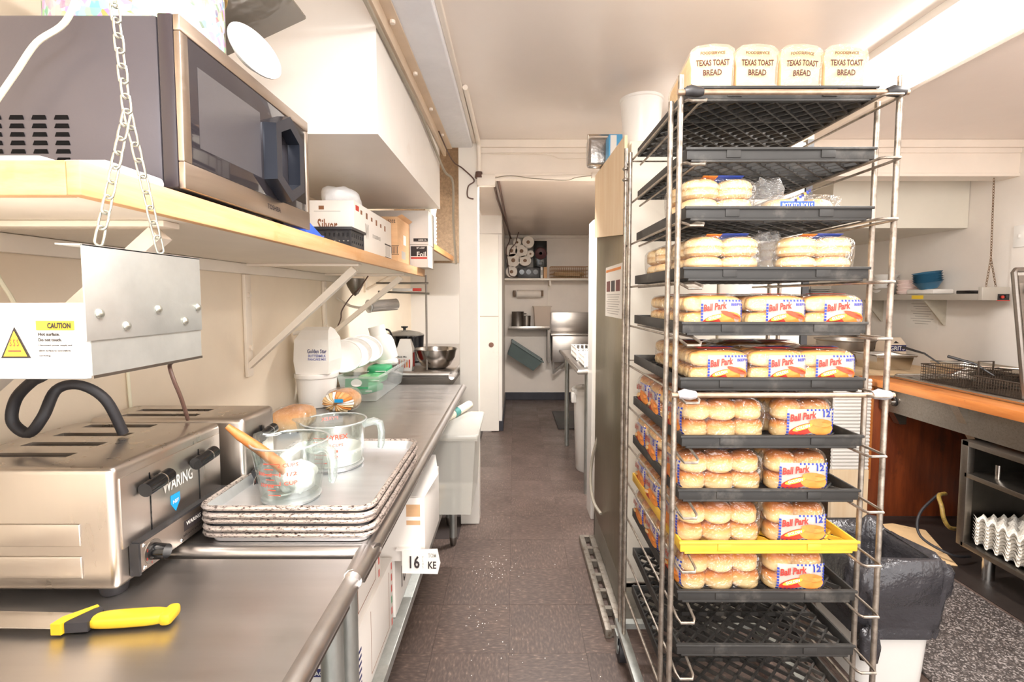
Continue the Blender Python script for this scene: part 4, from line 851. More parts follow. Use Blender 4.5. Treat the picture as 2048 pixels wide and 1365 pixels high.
ro = thing('wrapped_roll', 'cream plastic roll with a green band under the table end', 'roll', (-.35, 2.35, .79)); obj('roll', MB().tube([(-.42, 2.2, .80), (-.33, 2.45, .80), (-.245, 2.66, .815)], .022, 14), M('cream_plastic', '#efe6d2', .4), ro); obj('band', MB().tube([(-.313, 2.49, .8033), (-.296, 2.535, .8063)], .0235, 14), M('teal_tape', '#3f8b84', .4), ro)
# ================================================================== bread rack
RX0, RX1, RY0, RY1 = .414, .958, 1.25, 1.845
TZ = [1.933, 1.782, 1.634, 1.48, 1.338, 1.192, 1.039, .894, .752, .616, .464, .318]
NTH = ['top', 'second', 'third', 'fourth', 'fifth', 'sixth', 'seventh', 'eighth', 'ninth', 'tenth', 'eleventh', 'twelfth']
rk = thing('bread_rack', 'tall wire bread rack on casters stacked with bakery trays', 'rack', (.686, 1.55, 0))
for (x, y, zt) in [(x, y, z) for x in (RX0, RX1) for (y, z) in ((RY0, 1.95), (1.325, 1.915), (1.775, 1.915), (RY1, 1.95))]:
    obj('post', MB().cyl((x, y, .13), (x, y, zt), .0072, n=10), chrome_wire, rk)
r = .0036
for z in TZ:
    zz = z - .0402
    for s in (0, 1):
        if s == 0: xo, xi = RX0+.010, RX0+.055
        else: xo, xi = RX1-.010, RX1-.060
        jog = .016 if s == 0 else .0
        pts = [(xo, RY1+.005, zz), (xo, 1.6, zz), (xo, RY0+.02, zz), (xo+(.002 if s == 0 else -.002), RY0-.02, zz-jog*.6), (xo+(.008 if s == 0 else -.006), RY0-.032, zz-jog), (xi-(.004 if s == 0 else -.006), RY0-.032, zz-jog), (xi, RY0-.024, zz-jog*.6), (xi, RY0+.03, zz), (xi, 1.6, zz), (xi, RY1+.005, zz)]
        obj('rail', MB().tube(pts, r, 7), chrome_wire, rk)
    obj('back_stop', MB().tube([(RX0, RY1+.004, zz+.012), (RX1, RY1+.004, zz+.012)], .003, 6), chrome_wire, rk) if z in (TZ[0], TZ[5], TZ[11]) else None
for (z, y) in ((1.905, RY0-.012), (1.152, RY0-.012)):
    b = obj('cross_bar', MB().tube([(RX0-.012, y, z), (RX1+.012, y, z)], .0066, 10), M('worn_bar', '#b59a84', .4, .7, .2, 40), rk)
    tape = black_pl if z > 1.5 else M('silver_tape', '#cfccd0', .4, .5, .1, 40, .6, 30)
    for x in (RX0+.028, RX1-.02):
        obj('tape_wrap', MB().tube([(x-.022, y, z), (x-.008, y-.002, z+.003), (x+.008, y-.001, z), (x+.022, y, z+.001)], [.010, .014, .013, .010], 10), tape, b)
for x in (RX0, RX1):
    obj('base_rail', MB().box(x-.016, x+.016, RY0-.02, RY1+.02, .112, .135, .003), galv, rk)
for y in (RY0, RY1): obj('base_bar', MB().box(RX0, RX1, y-.015, y+.015, .1125, .1345), galv, rk)
for x in (RX0, RX1):
    obj('side_brace', MB().tube([(x, 1.325, .30), (x, 1.775, .30)], .005, 8), chrome_wire, rk)
    for y in (RY0+.03, RY1-.03):
        c_ = obj('caster', MB().box(x-.022, x-.017, y-.022, y+.022, .04, .11, .002).box(x+.017, x+.022, y-.022, y+.022, .04, .11, .002).box(x-.022, x+.022, y-.022, y+.022, .102, .112), galv, rk)
        obj('wheel', MB().cyl((x-.014, y, .05), (x+.014, y, .05), .05, n=24), rubber, c_)
        obj('hub', MB().cyl((x-.0165, y, .05), (x+.0165, y, .05), .022, n=14), galv, c_)
for z in (1.97, 1.93): obj('collar', MB().lathe([(.009, 0), (.013, .004), (.013, .008), (.009, .012)], (RX0, RY1, z-.1), 12), chrome_wire, rk)

# ---------------------------------------------------------------- trays
TW, TD = .476, .515
def tray_meshes():
    rim = MB(); t = .006; hw, hd = TW/2, TD/2
    rim.box(-hw, hw, -hd, -hd+t, -.030, 0, .0015); rim.box(-hw, hw, hd-t, hd, -.030, 0, .0015)
    rim.box(-hw, -hw+t, -hd+t, hd-t, -.030, 0, .0015); rim.box(hw-t, hw, -hd+t, hd-t, -.030, 0, .0015)
    rim.box(-hw-.004, hw+.004, -hd-.005, -hd+.001, -.007, 0, .0015); rim.box(-hw+.012, hw-.012, -hd+.001, -hd+.012, -.036, -.029, .0015)
    for k in (-1, 1): rim.box(k*.12-.018, k*.12+.018, -hd-.003, -hd+.001, -.026, -.006, .001)
    lat = MB(); sp = .052; zt, zb = -.020, -.031; w_ = .0024
    for sgn in (1, -1):
        c = -(hw+hd)
        while c < hw+hd:
            pts = []
            # line x + sgn*y = c
            for x in (-hw+t, hw-t):
                y = sgn*(c-x)
                if -hd+t <= y <= hd-t: pts.append((x, y))
            for y in (-hd+t, hd-t):
                x = c-sgn*y
                if -hw+t < x < hw-t: pts.append((x, y))
            if len(pts) >= 2:
                a, b = Vector((*pts[0], 0)), Vector((*pts[1], 0)); d = (b-a)
                if d.length > .02:
                    n = Vector((-d.y, d.x, 0)).normalized()*w_
                    lat.hexa([(a-n)+Vector((0, 0, zb)), (b-n)+Vector((0, 0, zb)), (b+n)+Vector((0, 0, zb)), (a+n)+Vector((0, 0, zb)), (a-n)+Vector((0, 0, zt)), (b-n)+Vector((0, 0, zt)), (b+n)+Vector((0, 0, zt)), (a+n)+Vector((0, 0, zt))])
            c += sp
    for y in (-.09, .09): lat.box(-hw+t, hw-t, y-.003, y+.003, zb, zt)
    return rim, lat
rim, lat = tray_meshes()
TCX, TCY = .679, 1.528
pt_ = thing('bakery_tray', 'black lattice bakery tray, top one of the rack, under the toast loaves', 'tray', (0, 0, 0), 'bakery trays on the rack')
tray_m = M('tray_plastic', '#2f2d2b', .55, var=.15, scale=14, dirt='#6a645d', dirtpos=(.54, .82), dscale=7, rnd=True)
obj('rim', rim, tray_m, pt_, origin=(0, 0, 0)); obj('lattice', lat, tray_m, pt_, smooth=False, origin=(0, 0, 0))
content = ['', 'left empty', 'with two bags of rolls', 'with large wrapped rolls', 'of hot dog buns', 'of hot dog buns', 'of hamburger buns', 'of hamburger buns', 'of hamburger buns', 'of hamburger buns', 'left empty', 'left empty']
for k, z in enumerate(TZ):
    lb = f'black lattice bakery tray {content[k]}, {NTH[k]} from the top of the rack' if k else None
    if k == 8: lb = 'yellow lattice bakery tray of hamburger buns, only yellow one on the rack'
    if k == 0: o = pt_
    else: o = copy_tree(pt_, label=lb)
    o.location = (TCX+random.uniform(-.003, .003), TCY, z)
    o.rotation_euler = (0, 0, random.uniform(-.008, .008))
    if k == 8:
        for ch_ in o.children:
            ch_.data = ch_.data.copy(); ch_.data.materials[0] = yellow_pl
# dusty label plate on the empty tray
# ---------------------------------------------------------------- buns and packs
bun_m = zgrad('bun_crust', [(0, '#dba563'), (.18, '#ecc88c'), (.5, '#f0d29c'), (.66, '#e2a65e'), (.82, '#c67a38'), (1, '#a85c22')], .42, 0, .053, .12)
roll_m = zgrad('roll_crust', [(0, '#dfb478'), (.2, '#ecd0a0'), (.42, '#d9a767'), (.52, '#efd5a8'), (.75, '#e6bd80'), (1, '#c98a48')], .42, 0, .06, .12)
dog_m = zgrad('hotdog_crust', [(0, '#e0b478'), (.3, '#efd3a0'), (.6, '#ecc688'), (.85, '#d4924c'), (1, '#b97232')], .42, 0, .048, .12)
def bun_geo(r_, h_):
    return MB().lathe([(0, 0), (r_*.80, .0), (r_*.97, h_*.12), (r_, h_*.26), (r_*.965, h_*.40), (r_*1.0, h_*.46), (r_*1.0, h_*.60), (r_*.90, h_*.80), (r_*.62, h_*.95), (r_*.3, h_*.995), (0, h_)], (0, 0, 0), 16)
def one_mesh(name, mb, mat):
    o = obj(name, mb, mat, origin=(0, 0, 0)); me = o.data; bpy.data.objects.remove(o); return me
BUN = one_mesh('bun', bun_geo(.0405, .0535), bun_m)
ROLL = one_mesh('roll', bun_geo(.0505, .052), roll_m)
DOG = one_mesh('hotdog_bun', MB().blob((0, 0, .022), (.077, .0225, .0225), .62, 18, 10), dog_m)
def put(me, parent, loc, rz=0, name='bun'):
    o = bpy.data.objects.new(name, me); COL.objects.link(o); o.parent = parent; o.location = loc; o.rotation_euler[2] = rz; return o
lab_white = M('label_white', '#f6efe8', .4, var=.02)
lab_film = film('label_film', '#ffffff', .1, .2, .38, '#f7f1ea', .2, 20)
def gridpatch(parent, name, c, r_, u, w_, h_, mat):
    b = MB(); nx, nz = 10, 6
    for i in range(nx+1):
        for j in range(nz+1): b.v.append(c + r_*((i/nx-.5)*w_) + u*((j/nz-.5)*h_))
    b.f = [(i*(nz+1)+j, (i+1)*(nz+1)+j, (i+1)*(nz+1)+j+1, i*(nz+1)+j+1) for i in range(nx) for j in range(nz)]
    return obj(name, b, mat, parent)
def conform(o, n, bag):
    # wrap the print onto the bag: slide every vertex along n onto the superellipsoid
    (cx, cy, cz), (a, b, c_), e = bag; q = 2/e; wl = WL[o.name]
    for v in o.data.vertices:
        p = v.co + wl; h_ = p.dot(n) - max(abs(n.x)*a, abs(n.y)*b)
        y_ = abs((p.y-cy)/b) if abs(n.x) > .5 else abs((p.x-cx)/a); z_ = abs((p.z-cz)/c_)
        rz = min(1, z_)**q; ry = min(1, y_)**q
        k = max(0, (max(0, 1-rz)) - ry)**(e/2)
        full = a if abs(n.x) > .5 else b
        v.co += n*(full*(k-1)*.85)
    for ch_ in o.children: conform(ch_, n, bag)
def print_label(parent, c, right, w_, h_, kind, bag=None):
    r_ = Vector(right); u = Vector((0, 0, 1)); n = r_.cross(u); c = Vector(c)
    lb = gridpatch(parent, 'printed_label', c, r_, u, w_, h_, lab_film)
    nb_ = MB()
    for i in range(13):
        for (a, b) in ((-.5+i/12, -.47), (-.5+i/12, .47)):
            if b > 0 and i < 5: continue
            q = c + r_*(a*w_) + u*(b*h_) + n*.0011; s_ = .0026; nb_.add([q-r_*s_-u*s_, q+r_*s_-u*s_, q+r_*s_+u*s_, q-r_*s_+u*s_], [(0, 1, 2, 3)])
    for i in range(8):
        for a in (-.49, .49):
            q = c + r_*(a*w_) + u*((-.47+i/8*.9)*h_) + n*.0011; s_ = .0030; nb_.add([q-r_*s_-u*s_, q+r_*s_-u*s_, q+r_*s_+u*s_, q-r_*s_+u*s_], [(0, 1, 2, 3)])
    obj('star_border', nb_, blue_ink, lb, smooth=False)
    def ell(name, cx, cz, a, b, mat, off, tilt=0):
        pts = []
        for i in range(18):
            t_ = 2*math.pi*i/18; x, z = a*math.cos(t_), b*math.sin(t_); x, z = x*math.cos(tilt)-z*math.sin(tilt), x*math.sin(tilt)+z*math.cos(tilt)
            pts.append(c + r_*((cx)*w_+x) + u*(cz*h_+z) + n*off)
        pts.append(c + r_*(cx*w_) + u*(cz*h_) + n*off); obj(name, MB().add(pts, [(i, (i+1) % 18, 18) for i in range(18)]), mat, lb, smooth=False)
    ell('picture', -.14, -.24, w_*.34, h_*.20, red_ink, .0012, .25)
    ell('picture', .2, -.2, w_*.29, h_*.26, orange_ink, .0020, -.12)
    if kind == 'dog': ell('picture', .2, -.06, w_*.26, h_*.09, sausage_ink, .0030, -.35)
    else: ell('picture', .2, .0, w_*.26, h_*.15, M('bun_print', '#d9813a', .5, var=.2, scale=50), .0030, -.1)
    ell('picture', -.20, -.16, w_*.22, h_*.09, M('gold_ink', '#f0b63c', .5), .0038, .3)
    lettering(lb, 'GOLDEN', c + r_*(-.2*w_) + u*(-.15*h_), r_ + u*.25, u - r_*.25, w_*.30, h_*.11, lab_white, off=.0046)
    patch(lb, 'name_plate', c + r_*(-.2*w_) + u*(.26*h_), r_ + u*.12, u - r_*.12, w_*.52, h_*.27, red_ink, .0012) if False else None
    lettering(lb, 'Ball Park', c + r_*(-.18*w_) + u*(.25*h_), r_ + u*.14, u - r_*.14, w_*.56, h_*.27, M('maroon_ink', '#a8382f', .5), off=.0034, slant=.2, bold=.04)
    lettering(lb, '12' if kind == 'bun' else 'BEEFY', c + r_*(.33*w_) + u*(.33*h_), r_, u, w_*(.17 if kind == 'bun' else .26), h_*(.24 if kind == 'bun' else .11), blue_ink, off=.0020, bold=.04)
    if bag: conform(lb, n, bag)
def neck(parent, base_, d, L=.05, w_=.05, seed=1):
    """gathered bag end"""
    rn = random.Random(seed); d = Vector(d).normalized(); sx = Vector((-d.y, d.x, 0)) if abs(d.z) < .9 else Vector((1, 0, 0)); sx.normalize(); up = d.cross(sx)
    b = MB(); n = 14
    for (t_, k) in ((0, .35), (.35, .22), (.55, .5), (1, 1.0)):
        for i in range(n):
            a = 2*math.pi*i/n; q = k*w_*(1+.35*math.sin(a*5+seed+t_*3))
            b.v.append(Vector(base_) + d*(L*t_*(1+.12*math.sin(3*a+seed))) + sx*(q*math.cos(a)) + up*(q*.7*math.sin(a)))
    for j in range(3): b.f += [(j*n+i, j*n+(i+1) % n, (j+1)*n+(i+1) % n, (j+1)*n+i) for i in range(n)]
    obj('bag_neck', b, wrap_film, parent, ang=180)
# hamburger pack (three buns by two by two, print on the -x end)
def hb_pack():
    p = thing('hamburger_bun_pack', 'x', 'bread', (0, 0, 0), 'bags of hamburger buns')
    for l in range(2):
        for i in range(3):
            for j in range(2):
                o_ = put(BUN, p, ((i-1)*.0735+random.uniform(-.003, .003), (j-.5)*.0775, .002+.0515*l), random.uniform(0, 6)); o_.rotation_euler[0] = random.uniform(-.07, .07); o_.scale = (random.uniform(.95, 1.05), random.uniform(.95, 1.05), random.uniform(.93, 1.04))
    obj('bag', MB().blob((0, 0, .056), (.1195, .0865, .0575), .42, 28, 14, .018, 3, 1.4), clear_film, p, ang=180)
    print_label(p, (-.1215, -.005, .050), (0, -1, 0), .125, .072, 'bun', ((0, 0, .056), (.1195, .0865, .0575), .42))
    obj('top_print', MB().box(-.07, .02, -.03, .0, .1125, .1131), M('maroon_ink', '#a8382f'), p); obj('top_print', MB().box(.0, .05, -.045, -.01, .1120, .1128), blue_ink, p)
    neck(p, (.118, 0, .06), (1, 0, .1), .03, .035, 4)
    return p
def dog_pack():
    p = thing('hotdog_bun_pack', 'x', 'bread', (0, 0, 0), 'bags of hot dog buns')
    for l in range(2):
        for j in range(4): put(DOG, p, (random.uniform(-.002, .002), (j-1.5)*.0425, .001+.0425*l), 0, 'hotdog_bun')
    obj('bag', MB().blob((0, 0, .045), (.0825, .090, .0475), .42, 28, 14, .02, 5, 1.4), clear_film, p, ang=180)
    print_label(p, (.020, -.0915, .041), (1, 0, 0), .108, .070, 'dog', ((0, 0, .045), (.0825, .090, .0475), .42))
    obj('top_print', MB().box(-.05, .04, -.06, -.03, .0925, .0931), red_ink, p); obj('top_print', MB().box(.0, .06, -.03, -.005, .0926, .0932), blue_ink, p)
    neck(p, (0, .088, .05), (0, 1, .3), .04, .035, 6)
    return p
def roll_pack():
    p = thing('sandwich_roll_pack', 'x', 'bread', (0, 0, 0), 'bags of large sandwich rolls')
    for l in range(2):
        for i in range(2):
            for j in range(2): put(ROLL, p, ((i-.5)*.092, (j-.5)*.095, .001+.050*l), random.uniform(0, 6), 'roll')
    obj('bag', MB().blob((0, 0, .053), (.103, .104, .0555), .45, 28, 14, .025, 8, 1.4), clear_film, p, ang=180)
    obj('top_print', MB().box(-.01, .06, -.085, -.03, .101, .1018).rot(-.25, 'X', (0, -.06, .1)), M('royal_blue', '#2f54c4', .4, var=.2, scale=60), p)
    obj('top_print', MB().box(-.05, -.01, -.085, -.05, .100, .1008).rot(-.25, 'X', (0, -.06, .1)), orange_ink, p)
    return p
HB, DP, RP = hb_pack(), dog_pack(), roll_pack()
first = {}
def place(proto, loc, rz, label):
    if proto.name not in first: o = proto; first[proto.name] = 1; o['label'] = label; o.location = loc; o.rotation_euler[2] = rz; return o
    return copy_tree(proto, loc, rz, label=label)
FZ = -.0192
pos_hb = [(.563, 1.368, 0, 'front left'), (.561, 1.545, 0, 'middle left'), (.563, 1.70, 0, 'rear left'), (.775, 1.40, math.pi/2, 'front right'), (.776, 1.655, math.pi/2, 'rear right')]
for k in (6, 7, 8, 9):
    for (x, y, rz, w_) in pos_hb:
        tn_ = 'the yellow tray' if k == 8 else f'the {NTH[k]} tray from the top'
        place(HB, (x+random.uniform(-.004, .004), y, TZ[k]+FZ), rz+random.uniform(-.05, .05), f'bag of hamburger buns at the {w_} of {tn_}')
for k, xs in ((4, (.528, .694, .846)), (5, (.545, .702, .832))):
    for i, x in enumerate(xs):
        for j, y in enumerate((1.372, 1.585)):
            x_ = x + (j*.012 if i < 2 else -j*.01)
            place(DP, (x_, y, TZ[k]+FZ), random.uniform(-.04, .04), f"bag of hot dog buns, {('front', 'rear')[j]} {('left', 'middle', 'right')[i]} of the {NTH[k]} tray from the top")
place(RP, (.545, 1.40, TZ[2]+FZ), .05, 'bag of large rolls at the left of the third tray from the top')
place(RP, (.558, 1.385, TZ[3]+FZ), 0, 'bag of large rolls with blue top print at the front left of the fourth tray')
place(RP, (.805, 1.385, TZ[3]+FZ), .04, 'bag of large rolls at the front right of the fourth tray')
place(RP, (.55, 1.63, TZ[3]+FZ), 0, 'bag of rolls at the rear left of the fourth tray')
r6 = thing('sandwich_roll_pack', 'low bag of rolls with blue label at the right of the third tray', 'bread', (.775, 1.37, TZ[2]+FZ))
for i in range(2): o_ = bpy.data.objects.new('roll', ROLL); COL.objects.link(o_); o_.parent = r6; o_.location = ((i-.5)*.092, 0, .002)
obj('bag', MB().blob((.775, 1.37, TZ[2]+FZ+.031), (.102, .062, .032), .45, 24, 12, .03, 8, 1.4), clear_film, r6, ang=180)
pl_ = patch(r6, 'label', (.745, 1.306, TZ[2]+FZ+.028), (1, 0, 0), (0, 0, 1), .09, .022, M('royal_blue', '#2f54c4')); lettering(pl_, 'POTATO ROLLS', (.745, 1.3055, TZ[2]+FZ+.028), (1, 0, 0), (0, 0, 1), .08, .013, lab_white, off=.0015)
for k in range(7): patch(r6, 'dot', (.74+.006*k, 1.306, TZ[2]+FZ+.042+.004*k), (1, 0, 0), (0, 0, 1), .007, .007, (navy_ink, orange_ink, blue_ink)[k % 3], .001)
for (x, y, z, s_) in ((.69, 1.36, TZ[2]+.02, 3), (.69, 1.36, TZ[3]+.03, 9)):
    n_ = thing('bag_end', 'loose gathered end of clear bag standing up on the ' + ('third' if s_ == 3 else 'fourth') + ' tray', 'plastic bag', (x, y, z-.04), 'loose bag ends')
    b = MB(); n = 22
    for j, (zz, q) in enumerate(((-.035, .052), (.0, .036), (.03, .044), (.062, .030))):
        for i in range(n):
            a = 2*math.pi*i/n; rr = q*(1+.22*math.sin(5*a+s_+j)+.12*math.sin(9*a+2*j)); b.v.append(Vector((x+rr*math.cos(a), y+.7*rr*math.sin(a), z+zz+.012*math.sin(3*a+s_))))
    for j in range(3): b.f += [(j*n+i, j*n+(i+1) % n, (j+1)*n+(i+1) % n, (j+1)*n+i) for i in range(n)]
    b.f.append(tuple(3*n+i for i in range(n)))
    obj('film', b, wrap_film, n_, ang=180)
# toast loaves on the top tray
slice_m = zgrad('toast_bread', [(0, '#e2b777'), (.5, '#eccb98'), (1, '#e3bb80')], .6, 0, .12)
for k in range(4):
    x = .502+.1125*k; y0 = 1.283; z = TZ[0]+FZ+.001; a = (-.10, .02, .05, .0)[k]
    t = thing('toast_loaf', ['leftmost bagged loaf of thick toast bread on the top tray, turned slightly', 'second bagged loaf of thick toast bread from the left on the top tray', 'third bagged loaf of thick toast bread, with crumpled lettering', 'rightmost bagged loaf of thick toast bread on the top tray'][k], 'bread', (x, y0+.12, z), 'toast loaves on the top tray')
    prof = [(-.049, 0), (.049, 0), (.050, .07), (.054, .088), (.050, .108), (.036, .118), (0, .122), (-.036, .118), (-.050, .108), (-.054, .088), (-.050, .07)]
    R_ = Matrix.Translation((x, y0, z)) @ Matrix.Rotation(a, 4, 'Z')
    obj('loaf', MB().prism([(px_, 0, pz_) for px_, pz_ in prof], (0, .24, 0)).xf(R_), slice_m, t, ang=50, origin=(x, y0, z))
    obj('bag', MB().prism([(px_*1.06, -.006, pz_*1.03) for px_, pz_ in prof], (0, .255, 0)).xf(R_), film('loaf_film' if k == 0 else f'loaf_film', '#fffdf8', .09, .12, .12, '#fbf3e4', .6, 20) if 'loaf_film' not in MATS else MATS['loaf_film'], t, ang=50)
    ca, sa = math.cos(a), math.sin(a); rt = Vector((ca, sa, 0)); c0 = Vector((x, y0, z)) + Vector((sa, -ca, 0))*.0075
    for (s_, zz, w_, h_) in (('FOODSERVICE', .102, .060, .0075), ('TEXAS TOAST', .078, .082, .0155), ('BREAD', .054, .046, .0150)):
        lettering(t, s_, c0 + Vector((0, 0, zz)), rt, (0, 0, 1), w_, h_, M('toast_ink', '#4a2218', .6), bold=.035, slant=.08*(k == 2), arc=-.012 if k == 2 else 0)
# ================================================================== corridor
dr_m = M('door_paint', '#efe8dd', .4, var=.03, scale=4, dirt='#c9b088', dirtpos=(.62, .9), dscale=3)
d1 = struct('door_1', MB().box(-.62, -.158, 5.045, 5.085, .01, 2.05, .003), dr_m)
obj('knob_hole', MB().cyl((-.235, 5.044, .915), (-.235, 5.040, .915), .026, n=18), M('brown_plug', '#7d5a4a', .5), d1)
obj('mid_rail', MB().box(-.62, -.16, 5.043, 5.046, 1.205, 1.215), M('door_seam', '#b9ad9c', .6), d1)
ws = thing('wall_shelf', 'white shelf across the corridor end wall holding paper rolls and speaker', 'shelf', (.45, 6.5, 1.63))
obj('board', MB().box(-.122, 1.015, 6.37, 6.665, 1.628, 1.655, .002), under, ws); obj('bracket', MB().box(.46, .48, 6.40, 6.66, 1.56, 1.6275), under, ws); obj('upright', MB().box(.455, .485, 6.652, 6.668, 1.19, 1.628), under, ws)
core_m = M('roll_core', '#8a6a52', .8); towel_m = M('towel_paper', '#f1e7db', .8, var=.03, scale=20)
rl = [(.04, 2.115, .052), (.183, 2.118, .078), (-.035, 2.008, .078), (.097, 2.003, .082), (.212, 1.968, .047), (-.010, 1.885, .088), (.142, 1.882, .083), (-.032, 1.738, .075)]
rn_ = ['small paper roll at the top of the pile on the corridor shelf', 'large paper roll at the top right of the pile', 'paper roll at the left of the pile, under the wires', 'paper roll in the middle of the pile', 'smallest paper roll beside the speaker', 'large paper roll low in the pile at the left', 'squashed paper roll low in the pile beside the speaker', 'lowest paper roll standing on the corridor shelf']
for (x, z, r_), lb in zip(rl, rn_):
    t = thing('paper_roll', lb, 'paper roll', (x, 6.45, z-r_), 'paper rolls on the corridor shelf')
    b = MB(); n = 26; yy = (6.37, 6.62)
    for (y, q) in ((yy[0], r_*.30), (yy[0], r_*.97), (yy[0]+.006, r_), (yy[1], r_)): b.v += [Vector((x+q*math.cos(2*math.pi*i/n), y, z+q*(.82 if 'squashed' in lb else 1)*math.sin(2*math.pi*i/n))) for i in range(n)]
    for j in range(3): b.f += [(j*n+i, j*n+(i+1) % n, (j+1)*n+(i+1) % n, (j+1)*n+i) for i in range(n)]
    obj('paper', b, towel_m, t); obj('core', MB().cyl((x, 6.372, z), (x, 6.61, z), r_*.30, n=16), core_m, t)
spk = thing('loudspeaker', 'black loudspeaker cabinet with dark red cone beside the paper rolls', 'speaker', (.345, 6.5, 1.80))
obj('cabinet', MB().box(.255, .425, 6.38, 6.62, 1.80, 2.135, .006), black_gloss, spk); obj('woofer', MB().lathe([(.02, .0), (.055, .012), (.066, .016), (.076, .010), (.078, 0)], (0, 0, 0), 30).rot(math.pi/2, 'X').xf(Matrix.Translation((.345, 6.38, 1.975))), M('cone_red', '#4a2326', .4), spk)
obj('surround', MB().tube([(.345+.078*math.cos(a*.2618), 6.376, 1.975+.078*math.sin(a*.2618)) for a in range(24)], .006, 6, closed=True), black_pl, spk)
obj('port', MB().cyl((.345, 6.381, 1.845), (.345, 6.376, 1.845), .02, n=14), black_pl, spk)
st_ = thing('stereo_unit', 'low black stereo unit with round speakers under the paper rolls', 'stereo', (.14, 6.5, 1.656)); obj('cabinet', MB().box(.045, .335, 6.39, 6.62, 1.656, 1.795, .006), black_pl, st_)
for x in (.10, .19, .28): obj('driver', MB().cyl((x, 6.39, 1.735), (x, 6.384, 1.735), .032, n=20), black_gloss, st_)
bk_ = thing('book', 'white folder standing upright beside the stereo', 'book', (.36, 6.5, 1.656)); obj('cover', MB().box(.345, .375, 6.40, 6.6, 1.656, 1.80, .002), white_pl, bk_); obj('spine_label', MB().box(.35, .37, 6.398, 6.40, 1.70, 1.76), grey_ink, bk_)
bk2 = obj('folder', MB().box(.385, .43, 6.40, 6.6, 1.656, 1.80, .002), card_brown); tag(bk2, 'brown folder standing beside the white one on the corridor shelf', 'book')
wbk = thing('wire_basket', 'tan wire basket on the right of the corridor shelf', 'basket', (.72, 6.5, 1.656)); wm_ = M('basket_wire', '#b9926a', .4, .5)
b = MB()
for z in (1.662, 1.71, 1.76, 1.805): b.tube([(.475, 6.39, z), (.96, 6.39, z), (.96, 6.6, z), (.475, 6.6, z)], .004, 5, closed=True)
for i in range(19): x = .475+.485*i/18; b.tube([(x, 6.39, 1.805), (x, 6.39, 1.660), (x, 6.6, 1.660), (x, 6.6, 1.805)], .0025, 5)
obj('wires', b, wm_, wbk)
bt = obj('cloth_bundle', MB().blob((.72, 6.5, 1.712), (.20, .08, .036), .7, 26, 10, .12, 3, 2), M('tan_cloth', '#cdb08a', .8, bump=.5, bscale=20)); tag(bt, 'tan bundle of cloths inside the wire basket', 'cloth')
wir = obj('wires', MB().tube([(-.05, 6.55, 2.24), (-.06, 6.36, 2.13), (-.10, 6.36, 2.02), (-.08, 6.36, 1.85), (-.06, 6.36, 1.70), (.0, 6.36, 1.672), (.06, 6.36, 1.668)], .006, 6, smooth=5).tube([(.06, 6.3, 2.235), (.04, 6.35, 2.18), (.02, 6.35, 2.10), (-.04, 6.35, 2.03), (-.06, 6.35, 1.95)], .006, 6, smooth=5), brown_cable); tag(wir, 'tangle of dark wires hanging over the paper rolls', 'cable')
cw = obj('cable_run', MB().tube([(-.12, 3.1, 2.225), (-.10, 4.2, 2.225), (-.085, 5.3, 2.222), (-.06, 6.3, 2.215), (-.04, 6.5, 2.18)], .010, 6, smooth=5).tube([(-.15, 3.1, 2.228), (-.14, 4.2, 2.228), (-.10, 5.3, 2.225), (-.05, 6.3, 2.215)], .008, 6), brown_cable); tag(cw, 'bundle of brown cables running along the corridor ceiling', 'cable')
# paper towel holder
ph = thing('towel_holder', 'paper towel roll on brown wall holder above the corridor sink', 'towel holder', (.2, 6.62, 1.44)); obj('roll', MB().cyl((.035, 6.60, 1.452), (.36, 6.60, 1.452), .052, n=24), towel_m, ph)
for x in (.005, .375): obj('arm', MB().box(x-.018, x+.018, 6.56, 6.665, 1.42, 1.50, .004), M('holder_brown', '#6b5137', .5), ph)
# steel rack shelf with pitcher etc
ts = thing('drain_shelf', 'steel tray shelf on wall brackets in the corridor', 'shelf', (.2, 6.5, .97)); obj('tray', MB().box(-.075, .46, 6.36, 6.64, .985, 1.012, .006), ss_dark, ts); obj('rim', MB().box(-.08, .465, 6.35, 6.36, .99, 1.03, .003), ss, ts); obj('bracket', MB().box(.44, .47, 6.40, 6.66, .55, .985), ss_dark, ts)
pi_ = thing('steel_pitcher', 'dull steel pitcher on the corridor tray shelf', 'pitcher', (.05, 6.5, 1.013)); obj('body', MB().lathe([(.075, 0), (.085, .01), (.08, .20), (.084, .205), (.074, .20), (0, .02)], (.05, 6.5, 1.013), 26), ss_dark, pi_); obj('handle', MB().tube([(.13, 6.48, 1.19), (.17, 6.47, 1.18), (.17, 6.47, 1.08), (.13, 6.48, 1.05)], .008, 8, smooth=4), ss_dark, pi_)
mg = obj('steel_cup', MB().lathe([(.05, 0), (.055, .15), (.058, .152), (.05, .15), (0, .01)], (.165, 6.46, 1.013), 22), ss_dark); tag(mg, 'small steel cup beside the pitcher', 'cup')
fc = obj('food_container', tub_mesh(.372, 6.5, .19, .19, .225, .225, .275, z=1.0135), film('cloudy_box', '#f0e6da', .08, .3, .65, '#e2d2c2', .1)); tag(fc, 'tall cloudy square container on the corridor tray shelf', 'container')
gt = thing('bus_tub', 'grey-green plastic tub hanging tilted under the tray shelf', 'tub', (.17, 6.48, .45)); gtm = M('grey_tub', '#5d6a68', .4, var=.08)
R_ = Matrix.Translation((.175, 6.48, .70)) @ Matrix.Rotation(math.radians(33), 4, 'Y')
b = tub_mesh(0, 0, .40, .26, .47, .32, .17, z=-.17); b.xf(R_); obj('tub', b, gtm, gt); b = MB().tube([(-.245, -.17, 0), (.245, -.17, 0), (.245, .17, 0), (-.245, .17, 0)], .010, 8, closed=True).xf(R_); obj('rim', b, gtm, gt)
